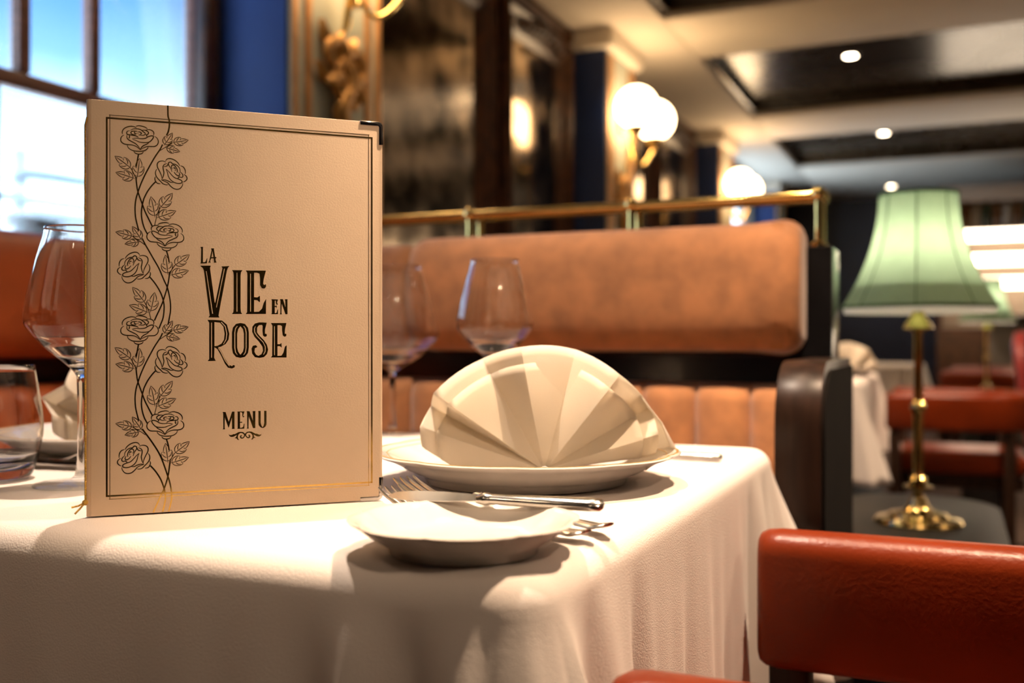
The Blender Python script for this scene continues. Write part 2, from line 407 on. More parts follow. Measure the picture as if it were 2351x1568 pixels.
ROSE_TILTED=[[(52.8,266.1),(50.5,266.8),(47.9,266.2),(46.6,264.5),(46.7,261.9),(48.2,258.8),(49.4,256.0),(49.9,253.7)],[(52.4,267.1),(53.9,268.7),(56.2,269.0),(59.2,267.9),(61.5,266.0),(62.7,263.9)],[(63.3,264.1),(65.4,263.1),(66.7,260.7),(66.9,257.9)],[(65.7,257.6),(67.5,256.3),(68.0,254.3),(66.9,252.7),(65.2,251.7)],[(46.3,260.5),(45.4,258.6),(45.3,256.6),(46.0,254.6),(47.5,252.7),(49.0,251.2),(50.7,249.5),(52.8,248.9),(54.3,249.1)],[(45.2,254.6),(44.8,253.0),(45.4,251.0),(46.7,249.7),(48.8,249.4)],[(49.2,252.4),(51.3,251.7),(53.9,250.5),(55.8,248.4),(58.1,246.5),(60.8,245.9),(63.1,246.8),(64.6,248.9),(65.0,250.9)],[(53.5,265.1),(51.6,264.2),(50.7,262.5),(50.9,260.1),(51.3,257.8),(50.7,254.9),(49.7,252.7)],[(54.3,265.0),(53.5,263.3),(51.3,262.6)],[(57.1,258.9),(56.2,261.7),(54.7,264.0),(54.7,265.8),(56.2,266.3),(57.5,265.2),(59.2,264.9),(61.2,263.8),(62.7,261.7),(63.1,258.9)],[(58.5,259.0),(60.0,257.1),(61.9,256.2),(62.7,257.4),(61.9,259.2)],[(57.3,260.9),(56.6,262.9),(57.5,264.2),(59.2,263.7),(60.6,261.5),(61.0,259.6),(60.6,258.5)],[(58.1,261.8),(58.9,262.2),(59.8,261.1)],[(59.2,260.6),(59.9,260.1)],[(59.2,260.1),(59.8,260.7)],[(63.1,259.3),(64.6,257.8),(65.0,256.0),(63.8,255.1),(62.3,255.8)],[(52.8,260.9),(54.7,259.2),(57.0,256.5),(59.2,254.6),(62.3,253.6),(64.2,252.5),(64.2,251.1),(61.9,250.4),(58.9,251.0),(56.2,252.8),(54.5,255.5),(53.7,258.7),(52.8,260.9)],[(49.4,252.2),(51.6,252.6),(54.3,251.9),(56.2,251.0),(58.1,250.9)],[(61.3,254.1),(61.9,255.0),(63.1,255.5)]]
ROSE_ANCHOR={'A':(33.2,270.6),'Am':(53.2,198.5),'B':(45.2,250.6),'Bm':(41.3,178.5)}
VINE_LEAVES=[((57.5,288.7),(51.6,279.2)),((69.0,284.0),(57.9,281.5)),((62.9,274.8),(53.0,277.1)),((16.6,268.3),(27.7,260.1)),((17.2,256.1),(29.9,252.5)),((34.0,267.8),(32.3,253.4)),((42.0,239.4),(44.8,224.6)),((57.5,242.8),(48.8,231.6)),((60.0,229.4),(47.1,223.9)),((28.8,216.3),(35.1,206.6)),((17.2,211.6),(28.8,208.8)),((23.6,202.8),(33.6,204.8)),((52.4,195.6),(54.1,181.4)),((69.8,196.3),(59.2,188.0)),((69.2,184.1),(56.6,180.5)),((29.0,170.6),(37.5,159.5)),((26.7,157.1),(39.6,151.8)),((44.7,167.0),(41.8,152.6))]
VINE_PERIOD=-143.1
VINE={'top':[[(54.1,309.3),(54.3,301.3),(55.1,298.2),(55.2,294.1),(54.5,289.7),(53.2,286.4)]],'per':[[(50.3,279.3),(48.6,275.6),(44.8,269.4),(40.7,261.5),(37.7,255.3),(34.7,248.0),(32.9,242.3),(31.4,236.7),(30.8,230.3),(31.2,223.2),(32.5,216.9),(33.4,213.3)],[(33.2,270.6),(32.3,265.3),(31.6,261.3)],[(31.4,253.8),(31.9,248.2),(32.9,242.3),(35.8,233.7),(37.7,228.2),(40.0,223.2),(43.0,216.9)],[(45.2,250.6),(42.6,247.6),(39.6,243.1),(37.3,238.2),(37.0,237.4),(35.8,232.1),(35.3,226.5),(35.8,221.0),(37.3,215.5),(39.6,210.8)],[(53.2,198.5),(54.3,194.5),(55.1,190.1)],[(57.3,281.0),(52.8,277.7),(48.2,274.4)],[(27.7,260.1),(29.5,256.8),(31.0,253.3)],[(48.8,231.6),(46.7,226.7),(44.7,218.0)],[(28.8,208.8),(34.7,205.0),(38.1,202.4)],[(59.2,188.0),(57.0,184.3),(55.4,180.3)]],'per1':[[(35.8,207.5),(38.1,202.8),(40.7,198.1),(43.7,192.6),(47.5,185.7),(49.7,180.5),(51.6,175.8),(53.7,171.0),(55.1,165.0),(56.0,158.6),(56.0,152.9),(55.2,147.7),(54.3,142.5)],[(55.4,182.7),(54.9,177.8),(53.7,171.0),(51.3,162.5),(49.7,157.7),(46.7,150.8),(44.5,145.6)],[(41.3,178.5),(44.8,174.0),(47.9,168.9),(50.1,163.7),(51.3,158.5),(51.4,153.7),(50.7,147.7),(49.0,142.9),(47.7,139.6)],[(37.5,159.5),(40.3,153.6),(42.0,146.6)]],'end':[[(35.8,63.9),(42.9,53.5),(48.9,42.7),(54.0,27.7),(55.6,22.1),(56.6,16.1),(56.8,9.8),(54.8,0.6)],[(55.8,39.0),(54.2,27.3),(51.2,17.3),(49.7,14.4),(46.9,7.8),(43.7,0.5)],[(41.7,35.9),(45.3,31.5),(48.9,25.4),(51.2,19.0),(52.0,15.1),(52.4,10.0),(50.5,0.5)]]}
GLYPHS={'L':[[(77.8,202.6),(79.8,202.7),(79.7,201.3),(79.7,190.9),(81.3,191.0),(82.0,192.3),(82.6,194.1),(82.9,193.7),(82.6,190.1),(77.8,189.9),(78.2,190.9),(78.4,201.2)]],'A':[[(85.6,201.7),(88.0,201.8),(87.8,201.2),(88.7,195.2),(89.8,195.0),(89.6,194.3),(88.9,194.0),(89.2,192.3),(89.8,190.9),(87.7,190.7),(88.0,191.5),(87.6,194.1),(85.8,194.0),(85.0,191.8),(85.5,190.8),(83.5,190.6),(84.3,191.8),(86.0,200.3)],[(86.8,199.6),(86.0,194.9),(87.5,195.0)]],'V':[[(77.6,188.1),(85.5,188.4),(84.9,186.4),(88.4,159.8),(88.8,159.8),(94.2,186.7),(93.4,188.0),(99.6,188.4),(98.3,187.2),(97.5,184.8),(91.2,149.8),(91.9,148.4),(83.7,148.4),(84.7,149.8),(80.4,184.4),(79.7,186.3)],[(81.9,184.0),(82.4,184.0),(87.2,151.3),(86.5,151.3)],[(95.4,186.3),(96.0,186.3),(89.9,156.0),(89.5,156.4)]],'I':[[(101.3,185.3),(109.3,185.5),(108.1,183.9),(107.8,181.2),(107.8,155.4),(108.1,152.7),(109.1,151.3),(101.3,151.2),(102.3,152.6),(102.6,155.4),(102.6,181.0),(102.3,183.8)],[(104.8,183.4),(105.4,183.4),(105.4,153.1),(104.8,153.0)]],'E':[[(111.7,185.3),(127.2,185.6),(125.5,179.2),(125.0,175.3),(125.8,174.3),(127.2,174.9),(127.3,173.0),(126.0,171.5),(124.1,171.7),(122.7,174.1),(122.7,179.2),(122.2,183.1),(120.3,183.8),(118.1,183.8),(118.1,164.6),(120.6,164.4),(122.2,165.6),(122.6,165.4),(122.6,160.9),(121.9,160.9),(120.6,162.2),(118.1,162.4),(118.1,153.0),(121.8,153.2),(124.1,155.6),(125.5,160.3),(127.3,163.5),(127.2,151.5),(111.7,151.3),(112.8,152.7),(113.0,181.3),(112.8,183.6)],[(115.1,182.9),(115.7,182.9),(115.7,153.2),(115.1,153.2)]],'E.s':[[(131.3,163.2),(136.6,163.1),(135.8,160.5),(136.5,159.1),(135.7,158.7),(134.9,159.7),(134.8,162.0),(134.0,162.2),(134.0,157.9),(134.9,157.9),(135.5,158.5),(135.7,156.1),(135.1,156.9),(134.0,157.1),(134.0,152.2),(135.3,152.4),(136.1,155.0),(136.5,155.4),(136.5,151.4),(131.3,151.4),(131.8,152.1),(131.8,162.2)]],'N':[[(137.9,163.3),(140.4,163.3),(142.3,157.0),(142.3,161.8),(141.8,163.2),(144.0,163.4),(143.9,162.3),(143.9,151.5),(142.3,151.5),(139.4,159.7),(139.2,152.2),(139.7,151.3),(137.9,151.3),(138.4,152.2),(138.5,162.1)]],'R':[[(83.0,146.5),(88.6,146.5),(93.8,146.1),(97.5,142.9),(99.3,135.9),(98.7,131.2),(96.4,127.7),(93.0,125.8),(90.8,125.4),(93.0,123.1),(96.0,116.5),(99.0,111.8),(101.3,110.6),(102.4,111.6),(103.4,111.2),(103.4,109.8),(101.3,108.8),(98.3,109.5),(96.0,112.6),(93.4,118.4),(90.4,123.9),(88.2,125.4),(88.0,117.3),(89.2,114.8),(83.2,114.7),(84.3,116.2),(84.3,144.3)],[(88.2,144.8),(92.3,144.4),(94.9,141.3),(95.8,135.9),(95.3,131.2),(93.4,128.1),(90.4,126.4),(88.2,126.2)],[(85.8,144.4),(86.4,144.4),(86.4,117.3),(85.8,117.3)],[(93.4,145.2),(96.6,141.7),(97.8,135.9),(97.2,131.2),(95.1,127.6),(94.8,128.0),(96.6,131.4),(97.1,135.9),(96.0,141.3),(93.1,144.6)],[(91.2,124.8),(93.0,122.7),(96.6,114.9),(99.6,110.9),(99.3,110.4),(96.1,114.6),(92.4,122.3),(90.9,124.3)]],'O':[[(107.7,144.3),(111.1,143.6),(113.4,140.6),(114.1,136.7),(114.1,125.0),(113.4,120.7),(111.1,117.8),(107.7,117.0),(104.3,117.8),(102.0,120.7),(101.3,125.0),(101.3,136.7),(102.0,140.6),(104.3,143.5)],[(107.7,141.8),(109.6,139.4),(110.3,135.9),(110.3,125.0),(109.6,121.9),(107.7,119.4),(106.0,121.9),(105.2,125.0),(105.2,135.9),(106.0,139.4)],[(105.7,141.8),(104.3,139.8),(103.8,136.7),(103.8,125.0),(104.3,121.5),(105.7,119.2),(105.1,119.5),(103.7,121.3),(103.1,125.0),(103.1,136.7),(103.7,140.0),(105.1,142.0)],[(109.8,141.8),(110.5,142.0),(111.8,140.0),(112.4,136.7),(112.4,125.0),(111.8,121.3),(110.5,119.4),(109.8,119.1),(111.2,121.5),(111.7,125.0),(111.7,136.7),(111.2,139.8)]],'S':[[(127.8,144.6),(126.4,139.1),(126.4,136.0),(127.8,135.7),(127.8,134.0),(126.4,133.4),(124.9,134.5),(124.5,138.3),(124.7,141.9),(124.1,142.9),(121.8,142.6),(120.4,140.7),(120.3,137.1),(121.8,134.8),(125.6,130.8),(127.9,127.3),(128.9,123.4),(127.9,119.8),(125.6,117.5),(122.2,116.9),(118.7,117.5),(116.6,120.3),(116.1,124.2),(117.2,126.5),(119.5,126.9),(120.6,125.7),(119.9,125.0),(118.7,124.6),(118.3,121.8),(119.5,119.5),(121.4,118.5),(123.7,119.8),(124.9,122.6),(124.5,125.7),(121.8,129.7),(118.3,133.6),(116.6,137.5),(116.8,141.4),(118.7,143.9),(121.8,144.8),(124.9,144.8)],[(118.9,141.8),(119.3,141.6),(118.7,139.9),(118.9,137.1),(120.6,134.4),(125.2,129.5),(127.0,125.7),(126.9,121.8),(125.5,119.3),(125.1,119.7),(126.3,122.1),(126.4,125.6),(124.8,129.1),(120.1,134.0),(118.3,136.7),(118.0,139.9)]],'E.f':[[(131.0,144.4),(143.1,144.5),(141.9,139.2),(141.8,136.0),(143.1,135.8),(142.9,134.0),(141.5,133.5),(140.2,134.6),(139.7,138.4),(139.6,141.9),(138.4,142.7),(136.1,142.7),(136.1,127.7),(138.0,127.7),(139.2,128.7),(139.4,124.9),(138.0,126.1),(136.1,126.1),(136.1,118.4),(139.2,118.6),(140.7,120.9),(141.9,125.7),(143.3,126.9),(143.2,117.1),(131.0,117.2),(132.0,118.5),(132.2,142.3)],[(133.5,141.9),(134.1,141.9),(134.1,119.0),(133.5,119.0)]],'M.m':[[(94.3,75.2),(96.5,75.1),(98.9,67.4),(101.4,75.3),(103.3,75.2),(103.2,74.5),(103.2,62.7),(103.4,61.8),(101.1,61.8),(101.4,62.4),(101.2,70.5),(98.9,62.9),(98.6,63.0),(95.9,70.9),(95.8,62.6),(96.1,61.7),(94.4,61.7),(94.8,62.4),(94.7,74.1)]],'E.m':[[(105.3,75.2),(110.8,75.2),(109.9,72.6),(109.8,71.6),(110.8,71.3),(110.3,70.7),(109.6,70.6),(109.1,72.0),(109.1,73.8),(108.5,74.6),(107.4,74.7),(107.4,67.1),(108.4,67.1),(108.9,67.4),(109.0,66.1),(108.4,66.4),(107.4,66.4),(107.4,62.4),(108.6,62.5),(109.8,63.3),(110.3,65.5),(110.8,65.7),(110.6,61.7),(105.3,61.7),(105.6,62.3),(105.6,74.4)]],'N.m':[[(112.4,75.3),(114.6,75.2),(117.2,67.7),(117.2,74.1),(116.9,75.2),(119.2,75.3),(119.0,74.5),(119.0,61.9),(117.3,61.9),(114.0,71.3),(113.8,62.6),(114.1,61.7),(112.4,61.7),(112.9,62.4),(112.7,74.2)]],'U.m':[[(121.0,75.2),(123.1,75.3),(123.1,65.8),(123.6,64.0),(124.5,62.4),(125.3,63.4),(125.8,65.7),(125.8,75.3),(127.6,75.2),(127.6,64.5),(126.8,62.8),(125.3,61.8),(124.2,61.8),(122.8,62.6),(121.6,64.1),(121.4,65.9),(121.4,74.4)]],'o.l':[[(98.7,58.3),(99.3,57.3),(100.3,57.0),(101.4,57.2),(102.5,57.8),(103.3,57.6),(104.7,58.3),(106.1,59.1),(107.8,59.3),(109.8,59.0),(111.2,57.6),(111.3,56.3),(110.9,55.2),(109.8,54.1),(108.6,53.9),(107.7,54.4),(107.2,55.6),(107.8,56.6),(108.6,56.8),(108.8,56.4),(108.2,55.7),(108.6,54.8),(109.6,54.9),(110.5,56.1),(110.2,57.5),(108.9,58.3),(107.5,58.3),(106.4,57.5),(105.8,56.2),(105.8,54.5),(106.7,52.9),(105.6,53.2),(104.6,54.4),(103.3,54.4),(104.4,55.4),(105.0,57.1),(103.6,56.3),(102.2,55.6),(100.5,55.6),(99.3,56.5)]],'o.r':[[(123.9,57.8),(123.4,56.8),(122.4,56.6),(121.2,56.9),(120.1,57.5),(119.3,57.4),(117.8,58.2),(116.4,59.1),(114.7,59.4),(112.8,59.2),(111.3,58.0),(111.2,56.7),(111.6,55.5),(112.8,54.3),(113.9,54.0),(114.9,54.5),(115.3,55.7),(114.7,56.7),(113.9,57.0),(113.7,56.6),(114.3,55.8),(113.9,55.0),(112.9,55.2),(112.0,56.4),(112.3,57.8),(113.6,58.5),(115.0,58.4),(116.1,57.5),(116.8,56.2),(116.7,54.4),(115.9,52.9),(117.0,53.1),(118.0,54.3),(119.3,54.2),(118.1,55.3),(117.6,57.0),(119.0,56.1),(120.4,55.3),(122.1,55.2),(123.4,56.0)]]}

# ------------------------------------------------------------------ dining tables with cloths
def fold_noise(s, seed=0.0):
    return (0.5 * math.sin(s * 21 + seed) + 0.3 * math.sin(s * 37 + 1.7 + seed) + 0.2 * math.sin(s * 61 + .6 + seed))

def tablecloth(name, x0, x1, y0, y1, z, hang, label, seed=0.0):
    """A cloth lying on the top and hanging over the four sides, with folds at the corners."""
    m = MB(); rad = .022
    # perimeter of a rounded rectangle
    per = []
    cr_ = .034
    corners = [(x1 - cr_, y0 + cr_, -PI / 2), (x1 - cr_, y1 - cr_, 0), (x0 + cr_, y1 - cr_, PI / 2), (x0 + cr_, y0 + cr_, PI)]
    pts = []
    for i, (cx, cy_, a0) in enumerate(corners):
        for k in range(13):
            a = a0 + (PI / 2) * k / 12
            pts.append((cx + cr_ * math.cos(a), cy_ + cr_ * math.sin(a), math.cos(a), math.sin(a), 1 - abs(k - 6) / 6.0, i))
        nx, ny, na = corners[(i + 1) % 4]
        ax, ay = pts[-1][0], pts[-1][1]
        bx, by = nx + cr_ * math.cos(na), ny + cr_ * math.sin(na)
        n = 110
        for k in range(1, n):
            t = k / n
            L = math.hypot(bx - ax, by - ay)
            d = min(t, 1 - t) * L
            pts.append((ax + (bx - ax) * t, ay + (by - ay) * t, math.cos(na), math.sin(na), -d, i))
    N = len(pts)
    rings = []
    def ring(inset, dz, t):
        out = []
        for j, (px, py, nx, ny, w, i) in enumerate(pts):
            s = j / N
            corner = max(0.0, w) if w > 0 else max(0.0, 1 - (-w) / .11) * .55
            along = px * 1.3 + py * 1.7
            drop = t * hang
            cone = corner * .12 * t
            ripple = (.012 * t ** 1.3) * fold_noise(along * 1.25, seed) + .034 * t * max(0, 1 - (-w if w <= 0 else 0) / .2) * math.sin(along * 62 + seed)
            dd = -w if w <= 0 else 0.0
            crease = .046 * (t ** .8) * (math.exp(-((dd - .050) / .016) ** 2) - .6 * math.exp(-((dd - .085) / .020) ** 2)) if w <= 0 else 0.0
            off = -inset + cone + ripple + .006 * t - crease
            out.append((px + nx * off, py + ny * off, z + dz - drop * (1 + .04 * corner)))
        return out
    rings.append(ring(.030, 0, 0))
    for k in range(7):
        a = (PI / 2) * k / 6
        rings.append(ring(rad * (1 - math.sin(a)), -rad * (1 - math.cos(a)), 0))
    for k in range(1, 17):
        rings.append(ring(0, -rad, k / 16))
    m.loft(rings, caps=False)
    m.f.append(tuple(range(N)))
    o = m.build(name, 'linen', angle=180)
    sol = o.modifiers.new('thickness', 'SOLIDIFY'); sol.thickness = .0012; sol.offset = -1
    return props(o, label, 'tablecloth')

def dining_table(x0, x1, y0, y1, label):
    r = empty('dining_table', ((x0 + x1) / 2, (y0 + y1) / 2, 0), 0, label, 'table')
    hx, hy = (x1 - x0) / 2 - .024, (y1 - y0) / 2 - .024
    MB().box(-hx, hx, -hy, hy, TABLE - .035, TABLE - .003).build('tabletop', 'ebony', r, bevel=.004)
    MB().lathe([(.001, .05), (.035, .05), (.03, .10), (.03, .66), (.08, .715), (.001, .715)], 24).build('pedestal', 'iron', r)
    MB().lathe([(.001, 0), (.25, 0), (.25, .012), (.05, .05), (.001, .05)], 32).build('base', 'iron', r)
    return r

TX0, TX1, TY0, TY1 = -1.05, -.203, .492, 1.262
dining_table(TX0, TX1, TY0, TY1, 'pedestal dining table hidden under the white cloth that carries the menu')
tablecloth('tablecloth', TX0, TX1, TY0, TY1, TABLE, .255, 'white linen tablecloth in front, under the cream menu and plates', 0.4)

# ------------------------------------------------------------------ menu
def menu():
    ang = math.radians(45.342)
    W, H = .2209, .3095
    r = empty('menu', (-.58464, .54746, TABLE + .0012), ang,
              'tall cream menu with gold foil roses and title, standing on the white table', 'menu')
    mm = .001
    # front board, hinged at the spine on the left
    c = MB(); rr = .004
    out = [(0.0, 0.0), (W - rr, 0.0)]
    out += [(W - rr + rr * math.sin(a), rr - rr * math.cos(a)) for a in (PI / 8, PI / 4, 3 * PI / 8, PI / 2)]
    out += [(W, H - rr)]
    out += [(W - rr + rr * math.cos(a), H - rr + rr * math.sin(a)) for a in (PI / 8, PI / 4, 3 * PI / 8, PI / 2)]
    out += [(0.0, H)]
    c.loft([[(x, 0.0, z) for x, z in out], [(x, .0026, z) for x, z in out]])
    cover = c.build('front_cover', 'menu', r, bevel=.0006)
    back = MB().loft([[(x, 0.0, z) for x, z in out], [(x, .0026, z) for x, z in out]]).build('back_cover', 'menu', r, bevel=.0006)
    back.location = (0.0, .0065, 0); back.rotation_euler = (0, 0, math.radians(13))
    for k, a in enumerate((4.0, 8.0)):
        pg = MB().box(.003, W - .006, 0, .0003, .004, H - .004).build('page', 'paper', r)
        pg.location = (.001, .0035 + k * .0015, 0); pg.rotation_euler = (0, 0, math.radians(a))
    sp = MB()
    sp.loft([[( -.0030 * math.sin(PI * k / 8), .0045 - .0045 * math.cos(PI * k / 8), z) for k in range(9)] for z in (0.0, H)])
    sp.build('spine', 'menu', r)
    # chrome corner guards
    def guard(top):
        g = MB(); L = .0185; w = .0030; rr = .004; y0_, y1_ = -.0006, .0034
        sg = 1 if top else -1; zc = H if top else 0
        pth = [(W - L, zc + sg * .0005), (W - rr, zc + sg * .0005)]
        pth += [(W - rr + (rr + .0005) * math.sin(a), zc - sg * rr + sg * (rr + .0005) * math.cos(a)) for a in (PI / 6, PI / 3)]
        pth += [(W + .0005, zc - sg * rr), (W + .0005, zc - sg * L)]
        inn = [(W - L, zc - sg * w), (W - rr, zc - sg * w), (W - rr + .0006, zc - sg * (w + .0003)), (W - w - .0002, zc - sg * (rr - .0004)), (W - w, zc - sg * rr), (W - w, zc - sg * L)]
        rings = []
        for (ox, oz), (ix, iz) in zip(pth, inn):
            rings.append([(ix, y0_, iz), (ox, y0_, oz), (ox, y1_, oz), (ix, y1_, iz)])
        g.loft(rings).build('corner_guard', 'chrome', r, bevel=.0004)
    guard(True); guard(False)
    # gold cord along the spine with its knot
    cd = MB().tube([(-.0022, -.0012, H - .014), (-.0036, -.0012, H - .02), (-.0036, -.0012, .15), (-.0034, -.0014, .012)], .0008, 8).build('gold_cord', 'cord', r)
    MB().sphere((-.0036, -.0016, .011), .0022, 10, 6).build('knot', 'cord', cd)
    MB().tube([(-.0036, -.0016, .011), (-.008, -.003, .009), (-.0128, -.004, .0082)], .0007, 6).build('cord_end', 'cord', cd)
    MB().tube([(-.0036, -.0016, .011), (-.007, -.003, .007), (-.0105, -.005, .0035)], .0007, 6).build('cord_end', 'cord', cd)

    # printed foil: ribbons and letters lying on the board
    YF = -.00016
    def ribbon(m, P, w0, w1=None, taper=True, smooth=True):
        Q = crom([Vector((p[0] * mm, p[1] * mm)) for p in P], 6) if smooth else [Vector((p[0] * mm, p[1] * mm)) for p in P]
        n = len(Q); L, R_ = [], []
        for i, q in enumerate(Q):
            d = (Q[min(i + 1, n - 1)] - Q[max(i - 1, 0)])
            if d.length < 1e-9: d = Vector((1, 0))
            d.normalize(); nn = Vector((-d.y, d.x))
            t = i / max(1, n - 1)
            w = (w0 if w1 is None else w0 + (w1 - w0) * t) * mm / 2
            if taper: w *= .42 + .58 * math.sin(PI * min(1, max(0, t))) ** .6
            L.append(q + nn * w); R_.append(q - nn * w)
        v = [(p.x, YF, p.y) for p in L] + [(p.x, YF, p.y) for p in R_]
        m.add(v, [(i, i + 1, n + i + 1, n + i) for i in range(n - 1)])
    def motif(strokes, name, w=.76, fn=lambda p: p):
        m = MB()
        for s in strokes: ribbon(m, [fn(p) for p in s], w)
        m.build(name, 'foil', r, smooth=False)
    aA, aAm, aB, aBm = (ROSE_ANCHOR[k] for k in ('A', 'Am', 'B', 'Bm'))
    for off in (0.0, VINE_PERIOD):
        motif(ROSE_UPRIGHT, 'rose_motif', fn=lambda p: (p[0], p[1] + off))
        motif(ROSE_TILTED, 'rose_motif', fn=lambda p: (p[0], p[1] + off))
        motif(ROSE_UPRIGHT, 'rose_motif', fn=lambda p: (2 * 0 + aAm[0] - (p[0] - aA[0]), aAm[1] + p[1] - aA[1] + off))
        motif(ROSE_TILTED, 'rose_motif', fn=lambda p: (aBm[0] - (p[0] - aB[0]), aBm[1] + p[1] - aB[1] + off))
    LF = [[(0, 1), (-.115, .76), (-.16, .57)], [(-.16, .57), (-.07, .47)], [(-.07, .47), (-.245, .56)], [(-.245, .56), (-.285, .40), (-.235, .19), (-.10, .07), (0, .055)],
          [(0, 1), (.13, .77), (.165, .61)], [(.165, .61), (.09, .52)], [(.09, .52), (.25, .61)], [(.25, .61), (.29, .42), (.225, .19), (.09, .07), (0, .055)],
          [(0, .90), (.012, .5), (0, -.06)], [(-.25, .45), (-.15, .31), (-.03, .23)], [(.25, .49), (.19, .33), (.055, .25)]]
    def leaf(tip, base):
        ax, ay = tip[0] - base[0], tip[1] - base[1]
        f = lambda p: (base[0] + ax * p[1] + ay * p[0], base[1] + ay * p[1] - ax * p[0])
        motif(LF, 'leaf_motif', .56, f)
    for i, (tip, base) in enumerate(VINE_LEAVES):
        leaf(tip, base)
        if i < 15: leaf((tip[0], tip[1] + VINE_PERIOD), (base[0], base[1] + VINE_PERIOD))
    def vine(st, w, off=0.0, taper=False):
        for s in st:
            m = MB(); ribbon(m, [(p[0], p[1] + off) for p in s], w, taper=taper)
            m.build('vine_stem', 'foil', r, smooth=False)
    vine(VINE['top'], 1.15)
    for off in (0.0, VINE_PERIOD):
        vine(VINE['per'][:5], .98, off); vine(VINE['per'][5:], .5, off)
    vine(VINE['per1'][:3], .98); vine(VINE['per1'][3:], .5); vine(VINE['end'], 1.1)
    # double border, the lines overrunning at the corners
    def line(x0_, z0_, x1_, z1_, w):
        m = MB(); h_ = w * mm / 2
        if x0_ == x1_: q = [(x0_ * mm - h_, z0_ * mm), (x0_ * mm + h_, z0_ * mm), (x0_ * mm + h_, z1_ * mm), (x0_ * mm - h_, z1_ * mm)]
        else: q = [(x0_ * mm, z0_ * mm - h_), (x1_ * mm, z0_ * mm - h_), (x1_ * mm, z0_ * mm + h_), (x0_ * mm, z0_ * mm + h_)]
        y_ = YF + .00005
        m.loft([[(x, y_, z) for x, z in q], [(x, 0.0002, z) for x, z in q]]).build('border_line', 'foil', r, smooth=False)
    line(10.6, 296.4, 212.6, 296.4, 1.25); line(10.6, 14.6, 212.6, 14.6, 1.25)
    line(11.1, 14.0, 11.1, 297.0, 1.25); line(212.0, 14.0, 212.0, 297.0, 1.35)
    line(12.6, 298.7, 210.0, 298.7, .45); line(12.6, 12.2, 210.0, 12.2, .45)
    line(13.2, 12.0, 13.2, 299.0, .45); line(209.4, 12.0, 209.4, 299.0, .45)
    # title lettering
    for key, polys in GLYPHS.items():
        cu = bpy.data.curves.new('letter', 'CURVE'); cu.dimensions = '2D'; cu.fill_mode = 'BOTH'; cu.extrude = .00014
        for P in polys:
            s = cu.splines.new('POLY'); s.points.add(len(P) - 1); s.use_cyclic_u = True
            for i, p in enumerate(P): s.points[i].co = (p[0] * mm, p[1] * mm, 0, 1)
        to = bpy.data.objects.new('tmp', cu); COL.objects.link(to)
        me = bpy.data.meshes.new_from_object(to.evaluated_get(bpy.context.evaluated_depsgraph_get()))
        bpy.data.objects.remove(to)
        for v in me.vertices: v.co = (v.co.x, -v.co.z, v.co.y)
        nm = 'scroll_ornament' if key.startswith('o.') else 'letter'
        me.name = nm; me.materials.clear(); me.materials.append(M['foil'])
        o = bpy.data.objects.new(nm, me); COL.objects.link(o); o.parent = r
    return r
menu()

# ------------------------------------------------------------------ glassware
def wine_glass(kind, loc, label):
    r = empty('wine_glass', loc, 0, label, 'wine glass', 'stemmed wine glasses')
    if kind == 'w': zb, zw, rw, H, rr, fr = .104, .150, .0485, .232, .0310, .0405
    else: zb, zw, rw, H, rr, fr = .088, .138, .0655, .236, .0425, .043
    t = .0011
    bowl = [(.0042, zb - .006), (.010, zb + .002), (rw * .62, zb + (zw - zb) * .42), (rw * .93, zb + (zw - zb) * .80), (rw, zw), (rw * .97, zw + .014),
            (rw + (rr - rw) * .48, zw + (H - zw) * .55), (rr + .0008, H - .008), (rr, H)]
    B = [(p.x, p.y) for p in crom(bowl, 5)]
    inner = [(max(.0005, a - t), c + (t * 1.4 if i < 12 else 0)) for i, (a, c) in enumerate(B)]
    inner = [(.0004, zb + .006), (.006, zb + .0065)] + [q for q in inner if q[1] > zb + .009]
    # the three pieces meet ring to ring without caps, so the crystal is one continuous body
    zs0, zs1 = .0085, zb - .012
    prof = [(.0040, zs1)] + B + [(rr - t * .5, H + .0004)] + inner[::-1]
    MB().lathe(prof, 56).build('bowl', 'glass', r, angle=70, recalc=False)
    st = [(p.x, p.y) for p in crom([(.0060, zs0), (.0044, .016), (.0034, .035), (.0034, zb - .03), (.0040, zs1)], 4)]
    MB().lathe(st, 56).build('stem', 'glass', r, angle=70, recalc=False)
    MB().lathe([(.0002, .0003), (fr * .6, .0003), (fr, .0), (fr + .0004, .0010), (fr - .001, .0019), (fr * .5, .0034), (.009, .0056), (.0060, zs0)], 56).build('foot', 'thin_glass', r, angle=60, recalc=False)
    return r
G0 = TABLE + .0015
wine_glass('w', (-.7225, .6661, G0), 'wine glass half hidden behind the left edge of the menu')
wine_glass('r', (-.7300, 1.2250, G0), 'widest wine glass at the back of the table, right beside the menu')
wine_glass('w', (-.5300, 1.1400, G0), 'wine glass standing behind the napkin fan, brushed by blue light')
tb = empty('tumbler', (-.832, .664, G0), 0, 'stemless water tumbler at the left edge, beside the wine glass foot', 'glass')
prof = [(.0005, .0), (.026, .0), (.033, .004), (.0405, .030), (.0425, .052), (.0395, .078), (.0350, .1065)]
P_ = [(p.x, p.y) for p in crom(prof[1:], 5)]
inn = [(.0005, .010), (.020, .011)] + [(a - .0014, c) for a, c in P_ if c > .016] + [(.0342, .1070)]
MB().lathe([(.0005, 0)] + P_ + inn[::-1], 56).build('body', 'glass', tb, angle=60)

